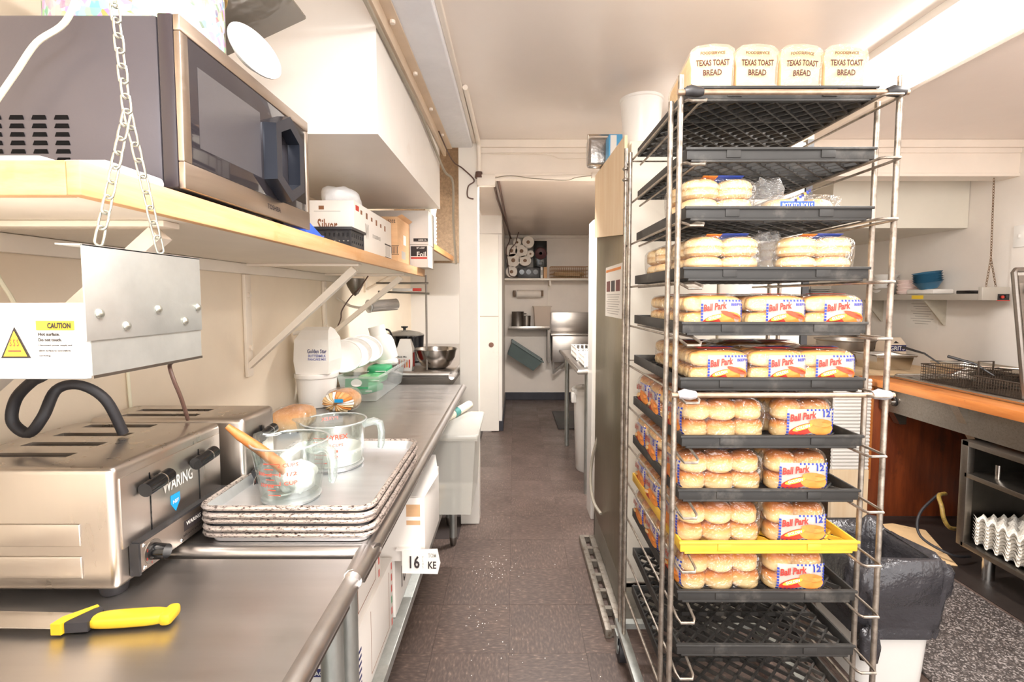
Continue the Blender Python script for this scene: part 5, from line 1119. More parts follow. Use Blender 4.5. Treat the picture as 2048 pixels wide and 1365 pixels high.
# sink unit on the end wall
sk = thing('wall_sink', 'stainless sink with tall splash back on the corridor end wall', 'sink', (.75, 6.5, .5)); obj('splash_back', MB().box(.50, 1.015, 6.635, 6.665, .925, 1.205, .004), ssx, sk); obj('ledge', MB().box(.48, 1.015, 6.40, 6.66, .90, .93, .006), ss, sk); obj('basin', MB().box(.50, 1.015, 6.41, 6.66, .55, .90, .01), ssx, sk); obj('bracket', MB().prism([(.51, 6.42, .55), (.51, 6.42, .40), (.53, 6.42, .40), (.70, 6.42, .55), (.66, 6.42, .55), (.53, 6.42, .45), (.53, 6.42, .55)], (0, .02, 0)), ss_dark, sk)
# steel table right
wt2 = thing('work_table', 'steel table on the right of the corridor with white baskets', 'table', (.72, 4.0, 0)); obj('top', MB().box(.445, 1.01, 3.34, 4.70, .875, .90, .003), top_steel, wt2); obj('rolled_edge', MB().tube([(.447, 4.69, .888), (.447, 3.345, .888), (1.0, 3.345, .888)], .016, 10), ss, wt2)
for (x, y) in ((.52, 3.43), (.50, 4.58), (.95, 3.43)): obj('leg', MB().cyl((x, y, 0), (x, y, .875), .021, n=14), galv, wt2)
def crate(label, x0, x1, y0, y1, z0, z1):
    t = thing('dish_basket', label, 'basket', ((x0+x1)/2, (y0+y1)/2, z0), 'white plastic baskets'); b = MB(); b.box(x0, x1, y0, y1, z0, z0+.004)
    for z in (z0+.012, (z0+z1)/2, z1-.006): b.tube([(x0, y0, z), (x1, y0, z), (x1, y1, z), (x0, y1, z)], .006, 5, closed=True)
    for i in range(6): x = x0+(x1-x0)*i/5; b.box(x-.006, x+.006, y0-.003, y0+.003, z0, z1); b.box(x-.006, x+.006, y1-.003, y1+.003, z0, z1)
    for i in range(9): y = y0+(y1-y0)*i/8; b.box(x0-.003, x0+.003, y-.006, y+.006, z0, z1); b.box(x1-.003, x1+.003, y-.006, y+.006, z0, z1)
    obj('lattice', b, white_pl, t)
crate('white plastic basket with knives on the corridor table', .505, .68, 3.46, 3.80, .9055, .985); crate('white plastic basket farther back on the corridor table', .50, .68, 3.86, 4.22, .9055, 1.0)
for k in range(4):
    kb = thing('table_knife', f"black-handled knife {('leaning left', 'standing upright', 'leaning right', 'standing rearmost')[k]} in the white basket", 'knife', (.59+.022*k, 3.6+.04*k, .915), 'black-handled knives in the basket'); obj('handle', MB().tube([(.595+.022*k, 3.60+.035*k, .97), (.585+.026*k, 3.59+.04*k, 1.055)], .011, 8), black_pl, kb); obj('blade', MB().box(.593+.022*k, .598+.022*k, 3.59+.035*k, 3.61+.035*k, .911, .97), ss_bright, kb)
bc2 = thing('storage_pail', 'tall white pail with lid under the corridor table', 'bucket', (.64, 3.95, 0)); obj('pail', MB().lathe([(.13, 0), (.135, .01), (.155, .62), (.155, .63)], (.64, 3.95, 0), 30), white_pl, bc2); obj('lid', MB().lathe([(.17, 0), (.172, .03), (.15, .045), (0, .05)], (.64, 3.95, .63), 30), white_pl, bc2); obj('clip', MB().box(.46, .50, 3.88, 3.94, .56, .64, .006), white_pl, bc2)
dm = obj('rubber_mat', MB().box(.47, .98, 5.15, 5.95, .0005, .012, .003), black_pl); tag(dm, 'dark rubber mat on the corridor floor by the end wall', 'mat')
struct('trim_5', MB().box(.484, .530, 3.02, 3.19, .0, 1.875, .003), white_bright)

# ================================================================== refrigerator behind the rack
fg = thing('refrigerator', 'tall refrigerator with olive metal side panel behind the bread rack', 'refrigerator', (.83, 2.4, 0))
obj('cabinet', MB().box(.475, 1.205, 2.06, 2.76, .16, 2.045, .006), M('fridge_enamel', '#e7e0d2', .35, var=.03, scale=3), fg)
obj('side_panel', MB().box(.462, .4745, 2.03, 2.755, .17, 1.755, .002), olive, fg)
obj('door', MB().box(.475, .838, 2.025, 2.058, .20, 2.03, .006), MATS['fridge_enamel'], fg); obj('door', MB().box(.846, 1.185, 2.025, 2.058, .20, 2.03, .006), MATS['fridge_enamel'], fg)
obj('door_trim', MB().box(1.186, 1.212, 2.02, 2.062, .20, 2.04), black_pl, fg)
bs_ = obj('base_grille', MB().box(.462, 1.20, 2.0, 2.03, .03, .16).box(.462, .475, 2.03, 2.76, .0, .17).box(.462, 1.2, 2.74, 2.76, 0, .16), M('dirty_grey', '#8a8478', .5, .3, dirt='#4d4238'), fg)
pw = thing('plywood_board', 'pale plywood board leaning on the upper side of the refrigerator', 'board', (.452, 2.4, 1.66)); obj('sheet', MB().prism([(.4495, 2.035, 1.66), (.4495, 2.755, 1.735), (.4495, 2.755, 2.075), (.4495, 2.035, 2.06)], (.012, 0, 0)), ply, pw)
nt2 = thing('notice', 'printed paper notice stuck on the olive refrigerator side', 'notice', (.461, 2.29, 1.31)); obj('sheet', MB().box(.4605, .4618, 2.10, 2.47, 1.31, 1.55), paper, nt2)
for k in range(3): patch(nt2, 'picture', (.4605, 2.40-.11*k, 1.455), (0, -1, 0), (0, 0, 1), .085, .05, (M('maroon_pic', '#6d2f2a', .6, var=.3, scale=40), dark_ink, MATS['maroon_pic'])[k])
patch(nt2, 'heading', (.4605, 2.29, 1.53), (0, -1, 0), (0, 0, 1), .34, .012, orange_ink)
for k in range(9): patch(nt2, 'text_line', (.4605, 2.29, 1.415-.011*k), (0, -1, 0), (0, 0, 1), .30-.03*(k % 3), .003, grey_ink)
fl2 = thing('floor_frame', 'rusty slotted steel floor frame before the refrigerator', 'frame', (.40, 1.98, 0)); b = MB()
b.box(.375, .402, 1.93, 2.74, .002, .04, .003); b.box(.43, .4615, 1.93, 2.74, .002, .04, .003)
for k in range(7): b.box(.40, .432, 1.94+.13*k, 1.965+.13*k, .004, .036)
obj('frame', b, M('rusty_steel', '#8b8378', .5, .6, .15, 20, dirt='#5b4636', dirtpos=(.5, .7)), fl2)
hs_ = obj('drain_hose', MB().tube([(.47, 2.70, .62), (.44, 2.70, .50), (.425, 2.66, .38), (.43, 2.58, .30), (.455, 2.50, .27)], .009, 8, smooth=5), grey_cable); tag(hs_, 'grey hose curving down the refrigerator side near the floor', 'hose')
# on top of the refrigerator
wbk2 = obj('white_bucket', MB().lathe([(.070, 0), (.074, .004), (.088, .185), (.092, .188), (.092, .198), (.086, .198), (.084, .186), (.07, .01), (0, .008)], (.545, 2.15, 2.047), 36), white_bright); tag(wbk2, 'white plastic bucket on top of the refrigerator', 'bucket')
fp_ = thing('foil_pan', 'foil pan standing on edge on top of the refrigerator', 'pan', (.46, 2.62, 2.08)); fm_ = M('foil', '#bdb8b4', .28, .9, .2, 20, .5, 14)
obj('pan', MB().box(.38, .525, 2.56, 2.64, 2.078, 2.225, .02, 3), fm_, fp_); obj('rim', MB().tube([(.378, 2.555, 2.08), (.53, 2.555, 2.08), (.53, 2.555, 2.23), (.378, 2.555, 2.23)], .006, 6, closed=True), ss_bright, fp_)
bbx = thing('blue_carton', 'blue and white carton standing beside the foil pan', 'box', (.50, 2.50, 2.076)); obj('carton', MB().box(.465, .535, 2.45, 2.54, 2.0795, 2.20, .002), M('carton_blue', '#59a9dc', .45, var=.1), bbx); patch(bbx, 'label', (.487, 2.45, 2.14), (1, 0, 0), (0, 0, 1), .03, .11, white_bright); patch(bbx, 'print', (.52, 2.45, 2.10), (1, 0, 0), (0, 0, 1), .024, .03, lb_y)
pf = carton('cardboard_carton', 'flat brown carton on the right end of the refrigerator top', 'box', 1.02, 1.26, 2.1, 2.5, 2.0465, 2.125, card_brown)
# ================================================================== right: butcher block counter
ct = thing('wooden_counter', 'butcher block counter along the right wall above fryer shelves', 'counter', (2.6, 2.4, 0))
for k in range(5):
    x0 = 2.235 + .152*k
    obj('plank', MB().box(x0, x0+.1515, .2, 3.15 if k else 3.15, .852, .898, .003), wood_block, ct)
obj('end_board', MB().box(2.40, 2.998, 3.152, 4.62, .852, .898, .003), wood('pale_counter', '#d7b58a', '#ead0ab', (6, .8, 6), 3, .5), ct)
obj('apron', MB().box(2.30, 2.34, .4, 3.05, .705, .85), steel('apron_steel', '#9a938a', .4, (3, 30, 30), .2, dirt='#4c4036'), ct)
for y in (2.45, 2.98): obj('bracket', MB().prism([(2.245, y, .85), (2.42, y, .85), (2.42, y, .62), (2.38, y, .62)], (0, .05, 0)), MATS['apron_steel'], ct)
for y in (2.12, 2.93): k_ = obj('gas_knob', MB().cyl((2.30, y, .775), (2.292, y, .775), .028, n=20), black_pl, ct); obj('dial', MB().cyl((2.292, y, .775), (2.270, y, .775), .022, .018, 16), ss_bright, k_)
# stained panel closing the counter end
bp_ = thing('plywood_sheet', 'dark stained plywood panel under the far end of the counter', 'panel', (2.5, 3.07, 0)); obj('sheet', MB().box(2.242, 2.94, 3.06, 3.085, .002, .848, .002), wood_panel, bp_); obj('edge_strip', MB().box(2.236, 2.262, 3.045, 3.06, .25, .848, .002), wood_block, bp_)
cw_ = thing('corrugated_board', 'white corrugated plastic board standing beside the stained panel', 'board', (2.1, 3.0, .3)); b = MB()
for k in range(26): z = .34+.022*k; b.cyl((1.98, 3.00, z), (2.205, 3.00, z), .0115, n=8)
obj('corrugations', b, white_pl, cw_); obj('foot', MB().box(1.98, 2.205, 2.985, 3.015, .0, .33), ply, cw_)
# steel shelving under the counter
sv = thing('steel_shelving', 'stainless under-counter shelving holding egg trays', 'shelving', (2.6, 1.8, 0)); sv_m = steel('shelving_steel', '#8c857d', .35, (3, 30, 30), .12)
obj('upright', MB().box(2.25, 2.285, 2.385, 2.425, .155, .69, .002), sv_m, sv); obj('side_panel', MB().box(2.285, 2.95, 2.40, 2.425, .155, .69), steel('inner_steel', '#5b564f', .4, (3, 3, 3), .2), sv)
for z, nm in ((.175, 'bottom_shelf'), (.530, 'upper_shelf')): obj(nm, MB().box(2.25, 2.95, .8, 2.40, z-.022, z+.002, .002), sv_m, sv)
obj('top_rail', MB().box(2.25, 2.95, .8, 2.42, .665, .69, .002), sv_m, sv)
for (x, y) in ((2.36, 2.36), (2.9, 2.36), (2.36, 1.2)): obj('leg', MB().cyl((x, y, .0), (x, y, .155), .026, n=18).cyl((x, y, .0), (x, y, .06), .022, n=18), ss_bright, sv)
pipe = obj('gas_pipe', MB().tube([(2.32, 2.30, .533), (2.32, 2.30, .60)], .012, 12), ss_bright, sv)
# egg trays
pulp = M('egg_tray_pulp', '#e9e2d7', .9, var=.06, scale=20, bump=.3, bscale=60)
def egg_tray_mesh():
    b = MB(); n = 31; s_ = .30
    for i in range(n):
        for j in range(n):
            x, y = i/(n-1)*s_, j/(n-1)*s_; b.v.append(Vector((x-s_/2, y-s_/2, (lambda cc: .022*(1-(1-cc)**2.2) if cc > 0 else .010*cc)(math.cos(2*math.pi*x/.05)*math.cos(2*math.pi*y/.05))+.011)))
    b.f += [(i*n+j, (i+1)*n+j, (i+1)*n+j+1, i*n+j+1) for i in range(n-1) for j in range(n-1)]; return b
EG = one_mesh('egg_tray', egg_tray_mesh(), pulp)
for k in range(8):
    for col_ in range(2):
        t = bpy.data.objects.new('egg_tray', EG); COL.objects.link(t); t.location = (2.43, 2.22-.31*col_, .1785+.0165*k + .002); t.rotation_euler[2] = random.uniform(-.03, .03)
        tag(t, f"grey pulp egg tray, {('lowest', 'second from below', 'third from below', 'fourth from below', 'fourth from above', 'third from above', 'second from above', 'topmost')[k]} of the {('far', 'near')[col_]} stack on the bottom shelf", 'egg tray', 'pulp egg trays')
yh = obj('gas_hose', MB().tube([(2.36, 2.62, .33), (2.29, 2.58, .335), (2.255, 2.52, .30), (2.25, 2.50, .25), (2.28, 2.50, .20), (2.36, 2.54, .17)], .010, 10, smooth=6), M('yellow_hose', '#8f7436', .5, var=.45, scale=60)); tag(yh, 'yellow gas hose curled beside the shelving', 'hose')
bh = obj('cable', MB().tube([(2.40, 2.70, .30), (2.26, 2.66, .20), (2.22, 2.6, .10), (2.30, 2.5, .05), (2.42, 2.52, .03)], .007, 8, smooth=6), rubber); tag(bh, 'black cable drooping beside the yellow hose', 'cable')
# things on the counter
ZC = .8985
pot_m = M('aluminium_pot', '#c3bdb5', .35, .85, .08, 8)
pt3 = thing('stock_pot', 'wide aluminium pot at the far end of the counter', 'pot', (2.66, 4.0, ZC)); obj('pot', MB().lathe([(.16, 0), (.175, .012), (.205, .155), (.222, .165), (.222, .17), (.20, .165), (.17, .02), (0, .015)], (2.70, 3.98, ZC), 40), pot_m, pt3)
for a in (-.45, 2.7): obj('handle', MB().tube([(2.70+.20*math.cos(a+d_)-.0, 3.98+(-1 if a < 0 else 1)*.20*abs(math.sin(a+d_))+0, ZC+zz) for d_, zz in ((-.12, .14), (-.12, .10), (.12, .10), (.12, .14))], .007, 6), ss_bright, pt3)
def gn_pan(label, x0, x1, y0, y1, z0, z1, g=None):
    t = thing('steam_pan', label, 'pan', ((x0+x1)/2, (y0+y1)/2, z0), 'stainless steam pans'); b = tub_mesh((x0+x1)/2, (y0+y1)/2, x1-x0-.05, y1-y0-.05, x1-x0-.02, y1-y0-.02, z1-z0, z=z0); obj('pan', b, ss_bright, t); obj('rim', MB().tube([(x0, y0, z1), (x1, y0, z1), (x1, y1, z1), (x0, y1, z1)], .006, 8, closed=True), ss_bright, t); return t
gn_pan('stainless steam pan beside the grits bag', 2.50, 2.78, 3.36, 3.60, ZC+.001, 1.0)
gn_pan('long stainless pan against the wall behind the fryer baskets', 2.74, 2.985, 2.55, 3.20, ZC+.012, .985)
gb = thing('grits_bag', 'cream paper bag of grits with blue print on the counter', 'bag', (2.80, 3.50, ZC)); b = MB()
for (w_, l, z) in ((.15, .09, 0), (.165, .10, .06), (.155, .09, .16), (.125, .03, .205)): b.v += [Vector((2.84+sx*w_/2, 3.68+sy*l/2, ZC+z)) for sx, sy in ((-1, -1), (1, -1), (1, 1), (-1, 1))]
for j in range(3): b.f += [(j*4+i, j*4+(i+1) % 4, j*4+4+(i+1) % 4, j*4+4+i) for i in range(4)]
b.f += [(3, 2, 1, 0), (12, 13, 14, 15)]; obj('bag', b, M('cream_paper', '#ecd9c2', .7, bump=.2), gb, ang=25)
patch(gb, 'print', (2.85, 3.628, ZC+.128), (1, 0, 0), (0, 0, 1), .13, .045, navy_ink); lettering(gb, 'GRITS', (2.85, 3.628, ZC+.128), (1, 0, 0), (0, 0, 1), .11, .032, white_bright, off=.0015); obj('emblem', MB().prism([(2.82, 3.636, ZC+.158), (2.88, 3.636, ZC+.158), (2.85, 3.645, ZC+.18)], (0, -.001, 0)), dark_ink, gb)
# fryer with baskets
fr_ = thing('fryer', 'stainless drop-in fryer set into the counter top', 'fryer', (2.62, 2.45, ZC)); obj('deck', MB().box(2.37, 2.99, 1.4, 3.08, ZC+.0005, ZC+.010, .003), ss, fr_); obj('front_rim', MB().tube([(2.375, 1.4, ZC+.014), (2.375, 3.03, ZC+.014), (2.42, 3.075, ZC+.014), (2.95, 3.075, ZC+.014)], .009, 8), ss_bright, fr_)
obj('well', MB().box(2.42, 2.72, 2.30, 3.02, ZC+.0102, ZC+.0112), black_gloss, fr_)
def fry_basket(label, x0, x1, y0, y1, z0, z1):
    t = thing('fry_basket', label, 'fry basket', ((x0+x1)/2, (y0+y1)/2, z0), 'fry baskets'); b = MB(); q = .0015
    nx, ny, nz = int((x1-x0)/.014), int((y1-y0)/.014), max(4, int((z1-z0)/.014))
    for k in range(nz+1): z = z0+(z1-z0)*k/nz; b.tube([(x0, y0, z), (x1, y0, z), (x1, y1, z), (x0, y1, z)], q, 4, closed=True)
    for i in range(nx+1): x = x0+(x1-x0)*i/nx; b.tube([(x, y0, z1), (x, y0, z0), (x, y1, z0), (x, y1, z1)], q, 4)
    for i in range(ny+1): y = y0+(y1-y0)*i/ny; b.tube([(x0, y, z1), (x0, y, z0), (x1, y, z0), (x1, y, z1)], q, 4)
    obj('mesh', b, M('fry_wire', '#55493f', .4, .8, .2, 30), t); obj('rim', MB().tube([(x0, y0, z1), (x1, y0, z1), (x1, y1, z1), (x0, y1, z1)], .004, 6, closed=True), MATS['fry_wire'], t)
    obj('hook', MB().tube([(x0+.08, y0, z0), (x0+.08, y0, z1+.05), (x0+.16, y0, z1+.05), (x0+.16, y0, z0)], .005, 6), MATS['fry_wire'], t)
    obj('handle', MB().tube([((x0+x1)/2-.02, y1, z1), ((x0+x1)/2-.03, y1+.10, z1+.05), ((x0+x1)/2-.05, y1+.25, z1+.075)], [.004, .006, .009], 8), black_pl, t); return t
fry_basket('left wire fry basket sunk in the counter with black handle', 2.46, 2.72, 2.66, 2.94, ZC+.012, ZC+.105)
fry_basket('right wire fry basket near the picture edge', 2.46, 2.72, 2.32, 2.60, ZC+.012, ZC+.085)
fry_basket('nearest wire fry basket cut by the picture edge', 2.42, 2.70, 1.72, 1.99, ZC+.012, ZC+.085)
la = thing('ladle', 'polished steel ladle lying beside the fry baskets', 'ladle', (2.80, 2.50, ZC)); obj('bowl', MB().lathe([(0, 0), (.03, .006), (.045, .03), (.047, .045), (.04, .03), (0, .01)], (0, 0, 0), 20).rot(2.6, 'X').xf(Matrix.Translation((2.80, 2.46, ZC+.13))), ss_bright, la); obj('handle', MB().tube([(2.79, 2.50, ZC+.125), (2.70, 2.62, ZC+.12), (2.62, 2.75, ZC+.115)], .006, 8), ss_bright, la)
ep_ = thing('fryer_cover', 'upright steel panel with a frame at the right picture edge', 'panel', (2.62, 2.35, ZC)); obj('frame', MB().tube([(2.425, 2.30, .92), (2.335, 2.30, 1.52), (2.34, 2.30, 1.53), (2.75, 2.30, 1.545)], .012, 8), ss_dark, ep_); obj('sheet', MB().prism([(2.455, 2.305, .92), (2.362, 2.305, 1.505), (2.75, 2.305, 1.52), (2.75, 2.305, .92)], (0, .012, 0)), ss_dark, ep_); obj('holder', MB().box(2.40, 2.55, 2.27, 2.302, 1.42, 1.47, .006), ss, ep_)
# ---------------------------------------------------------------- hood, strip warmer, wall things
struct('hood_box', MB().box(2.10, 2.998, 3.27, 4.64, 1.86, 2.24, .004), M('hood_paint', '#dcd6c8', .4, var=.05, scale=3))
wm = thing('strip_warmer', 'grey strip warmer on the right wall hung by two chains', 'heater', (2.9, 3.5, 1.38)); hg = M('warmer_grey', '#b8b2a8', .4, .3, .05, 8)
obj('body', MB().box(2.835, 2.965, 2.95, 3.95, 1.385, 1.425, .003), hg, wm); obj('end_box', MB().box(2.80, 2.965, 2.935, 2.965, 1.385, 1.465, .003), hg, wm)
for yv in (3.70,): obj('end_plate', MB().box(2.83, 2.838, yv, yv+.22, 1.38, 1.475, .002), hg, wm)
cpn = patch(wm, 'control_panel', (2.925, 2.934, 1.405), (1, 0, 0), (0, 0, 1), .07, .036, black_gloss); obj('red_frame', MB().box(2.885, 2.965, 2.9332, 2.9345, 1.3825, 1.386), red_ink, wm); obj('red_lamp', MB().cyl((2.915, 2.932, 1.405), (2.915, 2.926, 1.405), .009, n=12), red_ink, cpn); obj('dial', MB().cyl((2.94, 2.932, 1.408), (2.94, 2.926, 1.408), .008, n=12), black_pl, cpn)
hp_ = patch(wm, 'hazard_label', (2.835, 3.45, 1.405), (0, -1, 0), (0, 0, 1), .10, .025, lb_y)
for y in (3.40, 3.98):
    wb_ = obj('wall_bracket', MB().prism([(2.84, y, 1.384), (2.999, y, 1.384), (2.999, y, 1.21), (2.985, y, 1.21)], (0, .012, 0)), M('bracket_grey', '#b9b1a0', .5, .2, .1, 20), wm)
rust_chain = M('rusty_chain', '#7b6450', .5, .6, .3, 60)
for (x, y) in ((2.89, 2.99), (2.89, 3.78)):
    c_ = thing('hanging_chain', 'rusty chain with forked end at the ' + ('near' if y < 3.2 else 'far') + ' end of the strip warmer', 'chain', (x, y, 1.46), 'warmer chains')
    jz = 1.64; b = MB()
    for (p, q) in (((x-.01, y, 2.115 if y < 3.2 else 1.86), (x, y, jz)), ((x, y, jz), (x-.02, y, 1.467)), ((x, y, jz), (x+.04, y+(0 if y < 3.2 else .05), 1.467))):
        p, q = Vector(p), Vector(q); n_ = int((q-p).length/.016); qd = (q-p).to_track_quat('Z', 'X').to_matrix().to_4x4()
        for i in range(n_):
            m4 = Matrix.Translation(p.lerp(q, (i+.5)/n_)) @ qd @ Matrix.Rotation(math.pi/2*(i % 2), 4, 'Z')
            b2_ = MB().tube([(.005*math.cos(t_*math.pi/4), 0, .011*math.sin(t_*math.pi/4)) for t_ in range(8)], .0022, 4, closed=True).xf(m4); b.add(b2_.v, b2_.f)
    lo_ = obj('links', b, rust_chain, c_); lo_['kind'] = 'stuff'
blue_b = M('blue_bowl', '#3a6d8c', .35, var=.06)
for k in range(5):
    o = obj('serving_bowl', MB().lathe([(.035, 0), (.05, .004), (.082, .05), (.086, .053), (.08, .052), (.045, .008), (0, .006)], (0, 0, 0), 30).rot(math.radians(-10), 'Y').xf(Matrix.Translation((2.885-.002*k, 3.42, 1.462+.0155*k))), blue_b); tag(o, f"blue plastic bowl, {('lowest', 'second', 'middle', 'fourth', 'topmost')[k]} of the tilted stack on the warmer", 'bowl', 'blue bowls on the warmer')
wtb = obj('white_tray', MB().box(2.84, 2.985, 3.33, 3.56, 1.4265, 1.461, .01), white_pl); tag(wtb, 'white plastic tray under the blue bowls', 'tray')
for k in range(4):
    o = obj('foam_bowl', MB().lathe([(.06, 0), (.072, .02), (.068, .026), (0, .024)] , (2.905, 3.62, 1.4265+.026*k), 26), M('pink_paper', '#efd9d2', .8, bump=.5, bscale=60)); tag(o, f"pale pink foam bowl, {('lowest', 'second', 'third', 'topmost')[k]} of the stack on the warmer", 'bowl', 'pale pink bowls on the warmer')
for k in range(5):
    o = obj('foam_bowl', MB().lathe([(.06, 0), (.085, .03), (.088, .034), (0, .03)], (2.90, 3.84, 1.4265+.030*k), 26), white_bright); tag(o, f"white foam bowl, {('lowest', 'second', 'middle', 'fourth', 'topmost')[k]} of the stack behind the chain", 'bowl', 'white foam bowls on the warmer')
bx_ = obj('black_box', MB().box(2.86, 2.94, 3.08, 3.18, 1.4265, 1.447, .004), black_gloss); tag(bx_, 'small black box lying on the near part of the warmer', 'box')
# shelf with plates deeper in
s3 = thing('wall_shelf', 'grey shelf with white plates in the corner of the bay', 'shelf', (2.6, 4.5, 1.35)); obj('board', MB().box(2.30, 2.99, 4.40, 4.64, 1.355, 1.385, .002), hg, s3); obj('bracket', MB().box(2.35, 2.38, 4.42, 4.64, 1.29, 1.354), hg, s3)
for k in range(6):
    o = obj('plate', MB().lathe([(.06, 0), (.11, .012), (.112, .016), (0, .008)], (2.80, 4.52, 1.3855+.0165*k), 26), white_bright); tag(o, f"white plate, {('lowest', 'second', 'third', 'fourth', 'fifth', 'topmost')[k]} of the stack on the bay shelf", 'plate', 'white plates on the bay shelf')
wbb = thing('wire_basket', 'small black wire basket beside the white plates', 'basket', (2.60, 4.5, 1.386)); b = MB()
for z in (1.39, 1.43, 1.47, 1.51): b.tube([(2.53, 4.44, z), (2.68, 4.44, z), (2.68, 4.60, z), (2.53, 4.60, z)], .003, 5, closed=True)
for i in range(8): x = 2.53+.15*i/7; b.tube([(x, 4.44, 1.51), (x, 4.44, 1.39), (x, 4.60, 1.39), (x, 4.60, 1.51)], .0025, 5)
obj('wires', b, black_pl, wbb)
ca_ = obj('canister', MB().box(2.42, 2.50, 4.44, 4.58, 1.3855, 1.50, .006), black_pl); tag(ca_, 'black canister at the left end of the bay shelf', 'canister')
ntc = thing('notice', 'white printed sheet taped on the right wall below the warmer', 'notice', (2.998, 3.6, 1.18)); obj('sheet', MB().box(2.9975, 2.999, 3.46, 3.74, 1.175, 1.38), paper, ntc)
for k in range(9): patch(ntc, 'text_line', (2.9975, 3.60, 1.355-.018*k), (0, -1, 0), (0, 0, 1), .20-.04*(k % 3), .004, grey_ink)
for k in range(2):
    sp_ = thing('switch_plate', ['white wall switch plate farther from the camera', 'white wall switch plate nearest the picture edge'][k], 'switch', (2.99, 2.93-.11*k, 1.71)); obj('plate', MB().box(2.991, 2.999, 2.885-.095*k, 2.965-.095*k, 1.70, 1.83, .003), white_bright, sp_); obj('toggle', MB().box(2.978, 2.991, 2.92-.095*k, 2.93-.095*k, 1.755, 1.775, .002), white_pl, sp_)
# ---------------------------------------------------------------- floor items and trash can
mat_m = M('speckled_mat', '#5a5450', .6, var=.0, scale=4)
m__, nt__, b__ = base('rubber_granule_mat'); vv = node(nt__, 'ShaderNodeTexVoronoi'); vv.inputs['Scale'].default_value = 180; nt__.links.new(coords(nt__), vv.inputs['Vector']); sx_ = node(nt__, 'ShaderNodeSeparateColor'); nt__.links.new(vv.outputs['Color'], sx_.inputs[0])
nt__.links.new(ramp(nt__, sx_.outputs[0], [(.3, srgb('#3b3533')), (.7, srgb('#5f5753')), (.92, srgb('#a09894'))]), b__.inputs['Base Color']); b__.inputs['Roughness'].default_value = .7
fm = obj('floor_mat', MB().box(1.52, 2.17, .6, 2.62, .0005, .012, .004), m__); tag(fm, 'speckled black rubber mat on the floor before the shelving', 'mat')
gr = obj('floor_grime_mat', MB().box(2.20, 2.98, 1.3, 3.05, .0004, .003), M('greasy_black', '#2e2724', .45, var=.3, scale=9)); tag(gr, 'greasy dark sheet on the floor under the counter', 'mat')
cd = obj('cardboard_sheet', MB().prism([(2.22, 2.93, .004), (2.34, 2.95, .004), (2.47, 2.86, .004), (2.36, 2.60, .004), (2.31, 2.47, .004), (2.24, 2.49, .004), (2.19, 2.42, .004), (2.13, 2.44, .004), (2.10, 2.62, .004), (2.14, 2.80, .004)], (0, 0, .004)), M('worn_cardboard', '#dcb98b', .8, var=.1, scale=9, dirt='#6d4a2c', dirtpos=(.6, .75))); tag(cd, 'torn piece of tan cardboard lying on the floor beside the shelving', 'cardboard')
tc_ = thing('trash_can', 'white trash can lined with a black bag behind the rack', 'trash can', (1.37, 1.83, 0))
def rr_(cx, cy, w_, d_, z, rad, n=6):
    out = []
    for sx, sy, a0 in ((1, 1, 0), (-1, 1, 90), (-1, -1, 180), (1, -1, 270)):
        for k in range(n+1): a = math.radians(a0+90*k/n); out.append(Vector((cx+sx*(w_/2-rad)+rad*math.cos(a), cy+sy*(d_/2-rad)+rad*math.sin(a), z)))
    return out
b = MB(); L = [rr_(1.37, 1.83, .25, .28, .0, .05), rr_(1.37, 1.83, .29, .34, .40, .06), rr_(1.37, 1.83, .30, .35, .45, .06), rr_(1.37, 1.83, .29, .34, .455, .06)]
n = len(L[0]); b.v = [p for l in L for p in l]; b.f = [(j*n+i, j*n+(i+1) % n, (j+1)*n+(i+1) % n, (j+1)*n+i) for j in range(3) for i in range(n)] + [tuple(range(n-1, -1, -1))]
obj('can', b, white_pl, tc_)
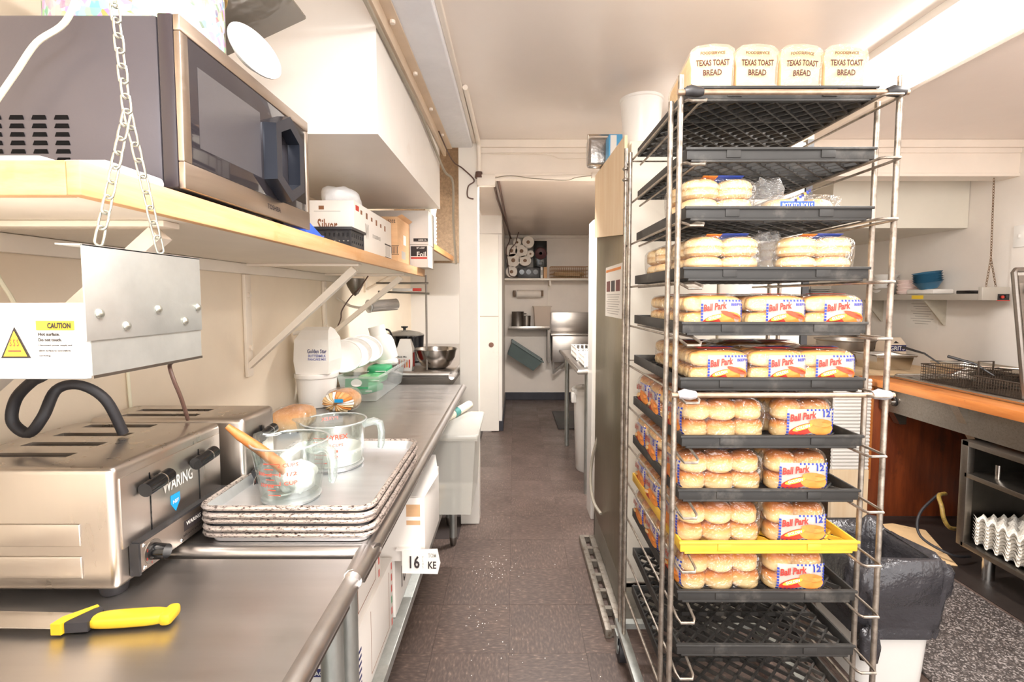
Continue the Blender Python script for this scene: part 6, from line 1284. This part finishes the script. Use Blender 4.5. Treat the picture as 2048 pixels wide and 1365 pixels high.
b = MB(); rn = random.Random(5); lev = [(.315, .355, .20, .07), (.318, .358, .222, .07), (.312, .352, .235, .07), (.322, .362, .25, .07), (.33, .365, .29, .07), (.338, .37, .32, .07), (.35, .38, .35, .07), (.362, .39, .38, .07), (.365, .39, .41, .07), (.36, .385, .44, .07), (.34, .365, .468, .07), (.315, .34, .475, .07), (.28, .31, .45, .07), (.26, .29, .40, .06), (.24, .27, .25, .06)]
for j, (w_, d_, z, rad) in enumerate(lev):
    for i, p in enumerate(rr_(1.37, 1.83, w_, d_, z, rad, 16)):
        am = .016 if j < 3 else .045
        k = 1+am*(math.sin(i*.43+j*.9)+.8*math.sin(i*.9-j*.7)+.6*math.sin(i*1.7+j*1.6))*.6+rn.uniform(-.006, .006)
        b.v.append(Vector((1.37+(p.x-1.37)*k, 1.83+(p.y-1.83)*k, p.z+(.004+.016*(7 < j < 13))*math.sin(i*.31+j*.4)+rn.uniform(-.003, .003))))
n = len(rr_(0, 0, 1, 1, 0, .1, 16))
b.f = [(j*n+i, j*n+(i+1) % n, (j+1)*n+(i+1) % n, (j+1)*n+i) for j in range(len(lev)-1) for i in range(n)] + [tuple((len(lev)-1)*n+i for i in range(n))]
bagm = M('black_bag', '#3f3d40', .2, .1, .1, 8, 1.0, 16)
obj('liner', b, bagm, tc_, ang=180)
obj('liner_tail', MB().blob((1.24, 1.64, .19), (.035, .03, .06), .9, 18, 12, .22, 6, 1.5), bagm, tc_, ang=180)
# flour and crumbs on the floor
cr = MB(); rn = random.Random(3)
for (cx, cy, s_, n_) in ((-.10, 2.45, .07, 60), (-.16, 2.0, .09, 45), (-.15, 1.45, .05, 35), (.1, 2.0, .35, 14), (.15, 1.5, .3, 14)):
    for i in range(n_):
        x, y = rn.gauss(cx, s_), rn.gauss(cy, s_*1.1); q = rn.uniform(.0008, .0026)
        if x < -.22: continue
        cr.add([(x-q, y-q, .0003), (x+q, y-q, .0003), (x+q*.8, y+q, .0003), (x-q*.6, y+q, .0003), (x, y, .0003+q)], [(0, 1, 4), (1, 2, 4), (2, 3, 4), (3, 0, 4)])
co = obj('flour_crumbs', cr, white_pl, smooth=False); tag(co, 'white flour and crumbs scattered on the aisle floor', 'crumbs'); co['kind'] = 'stuff'
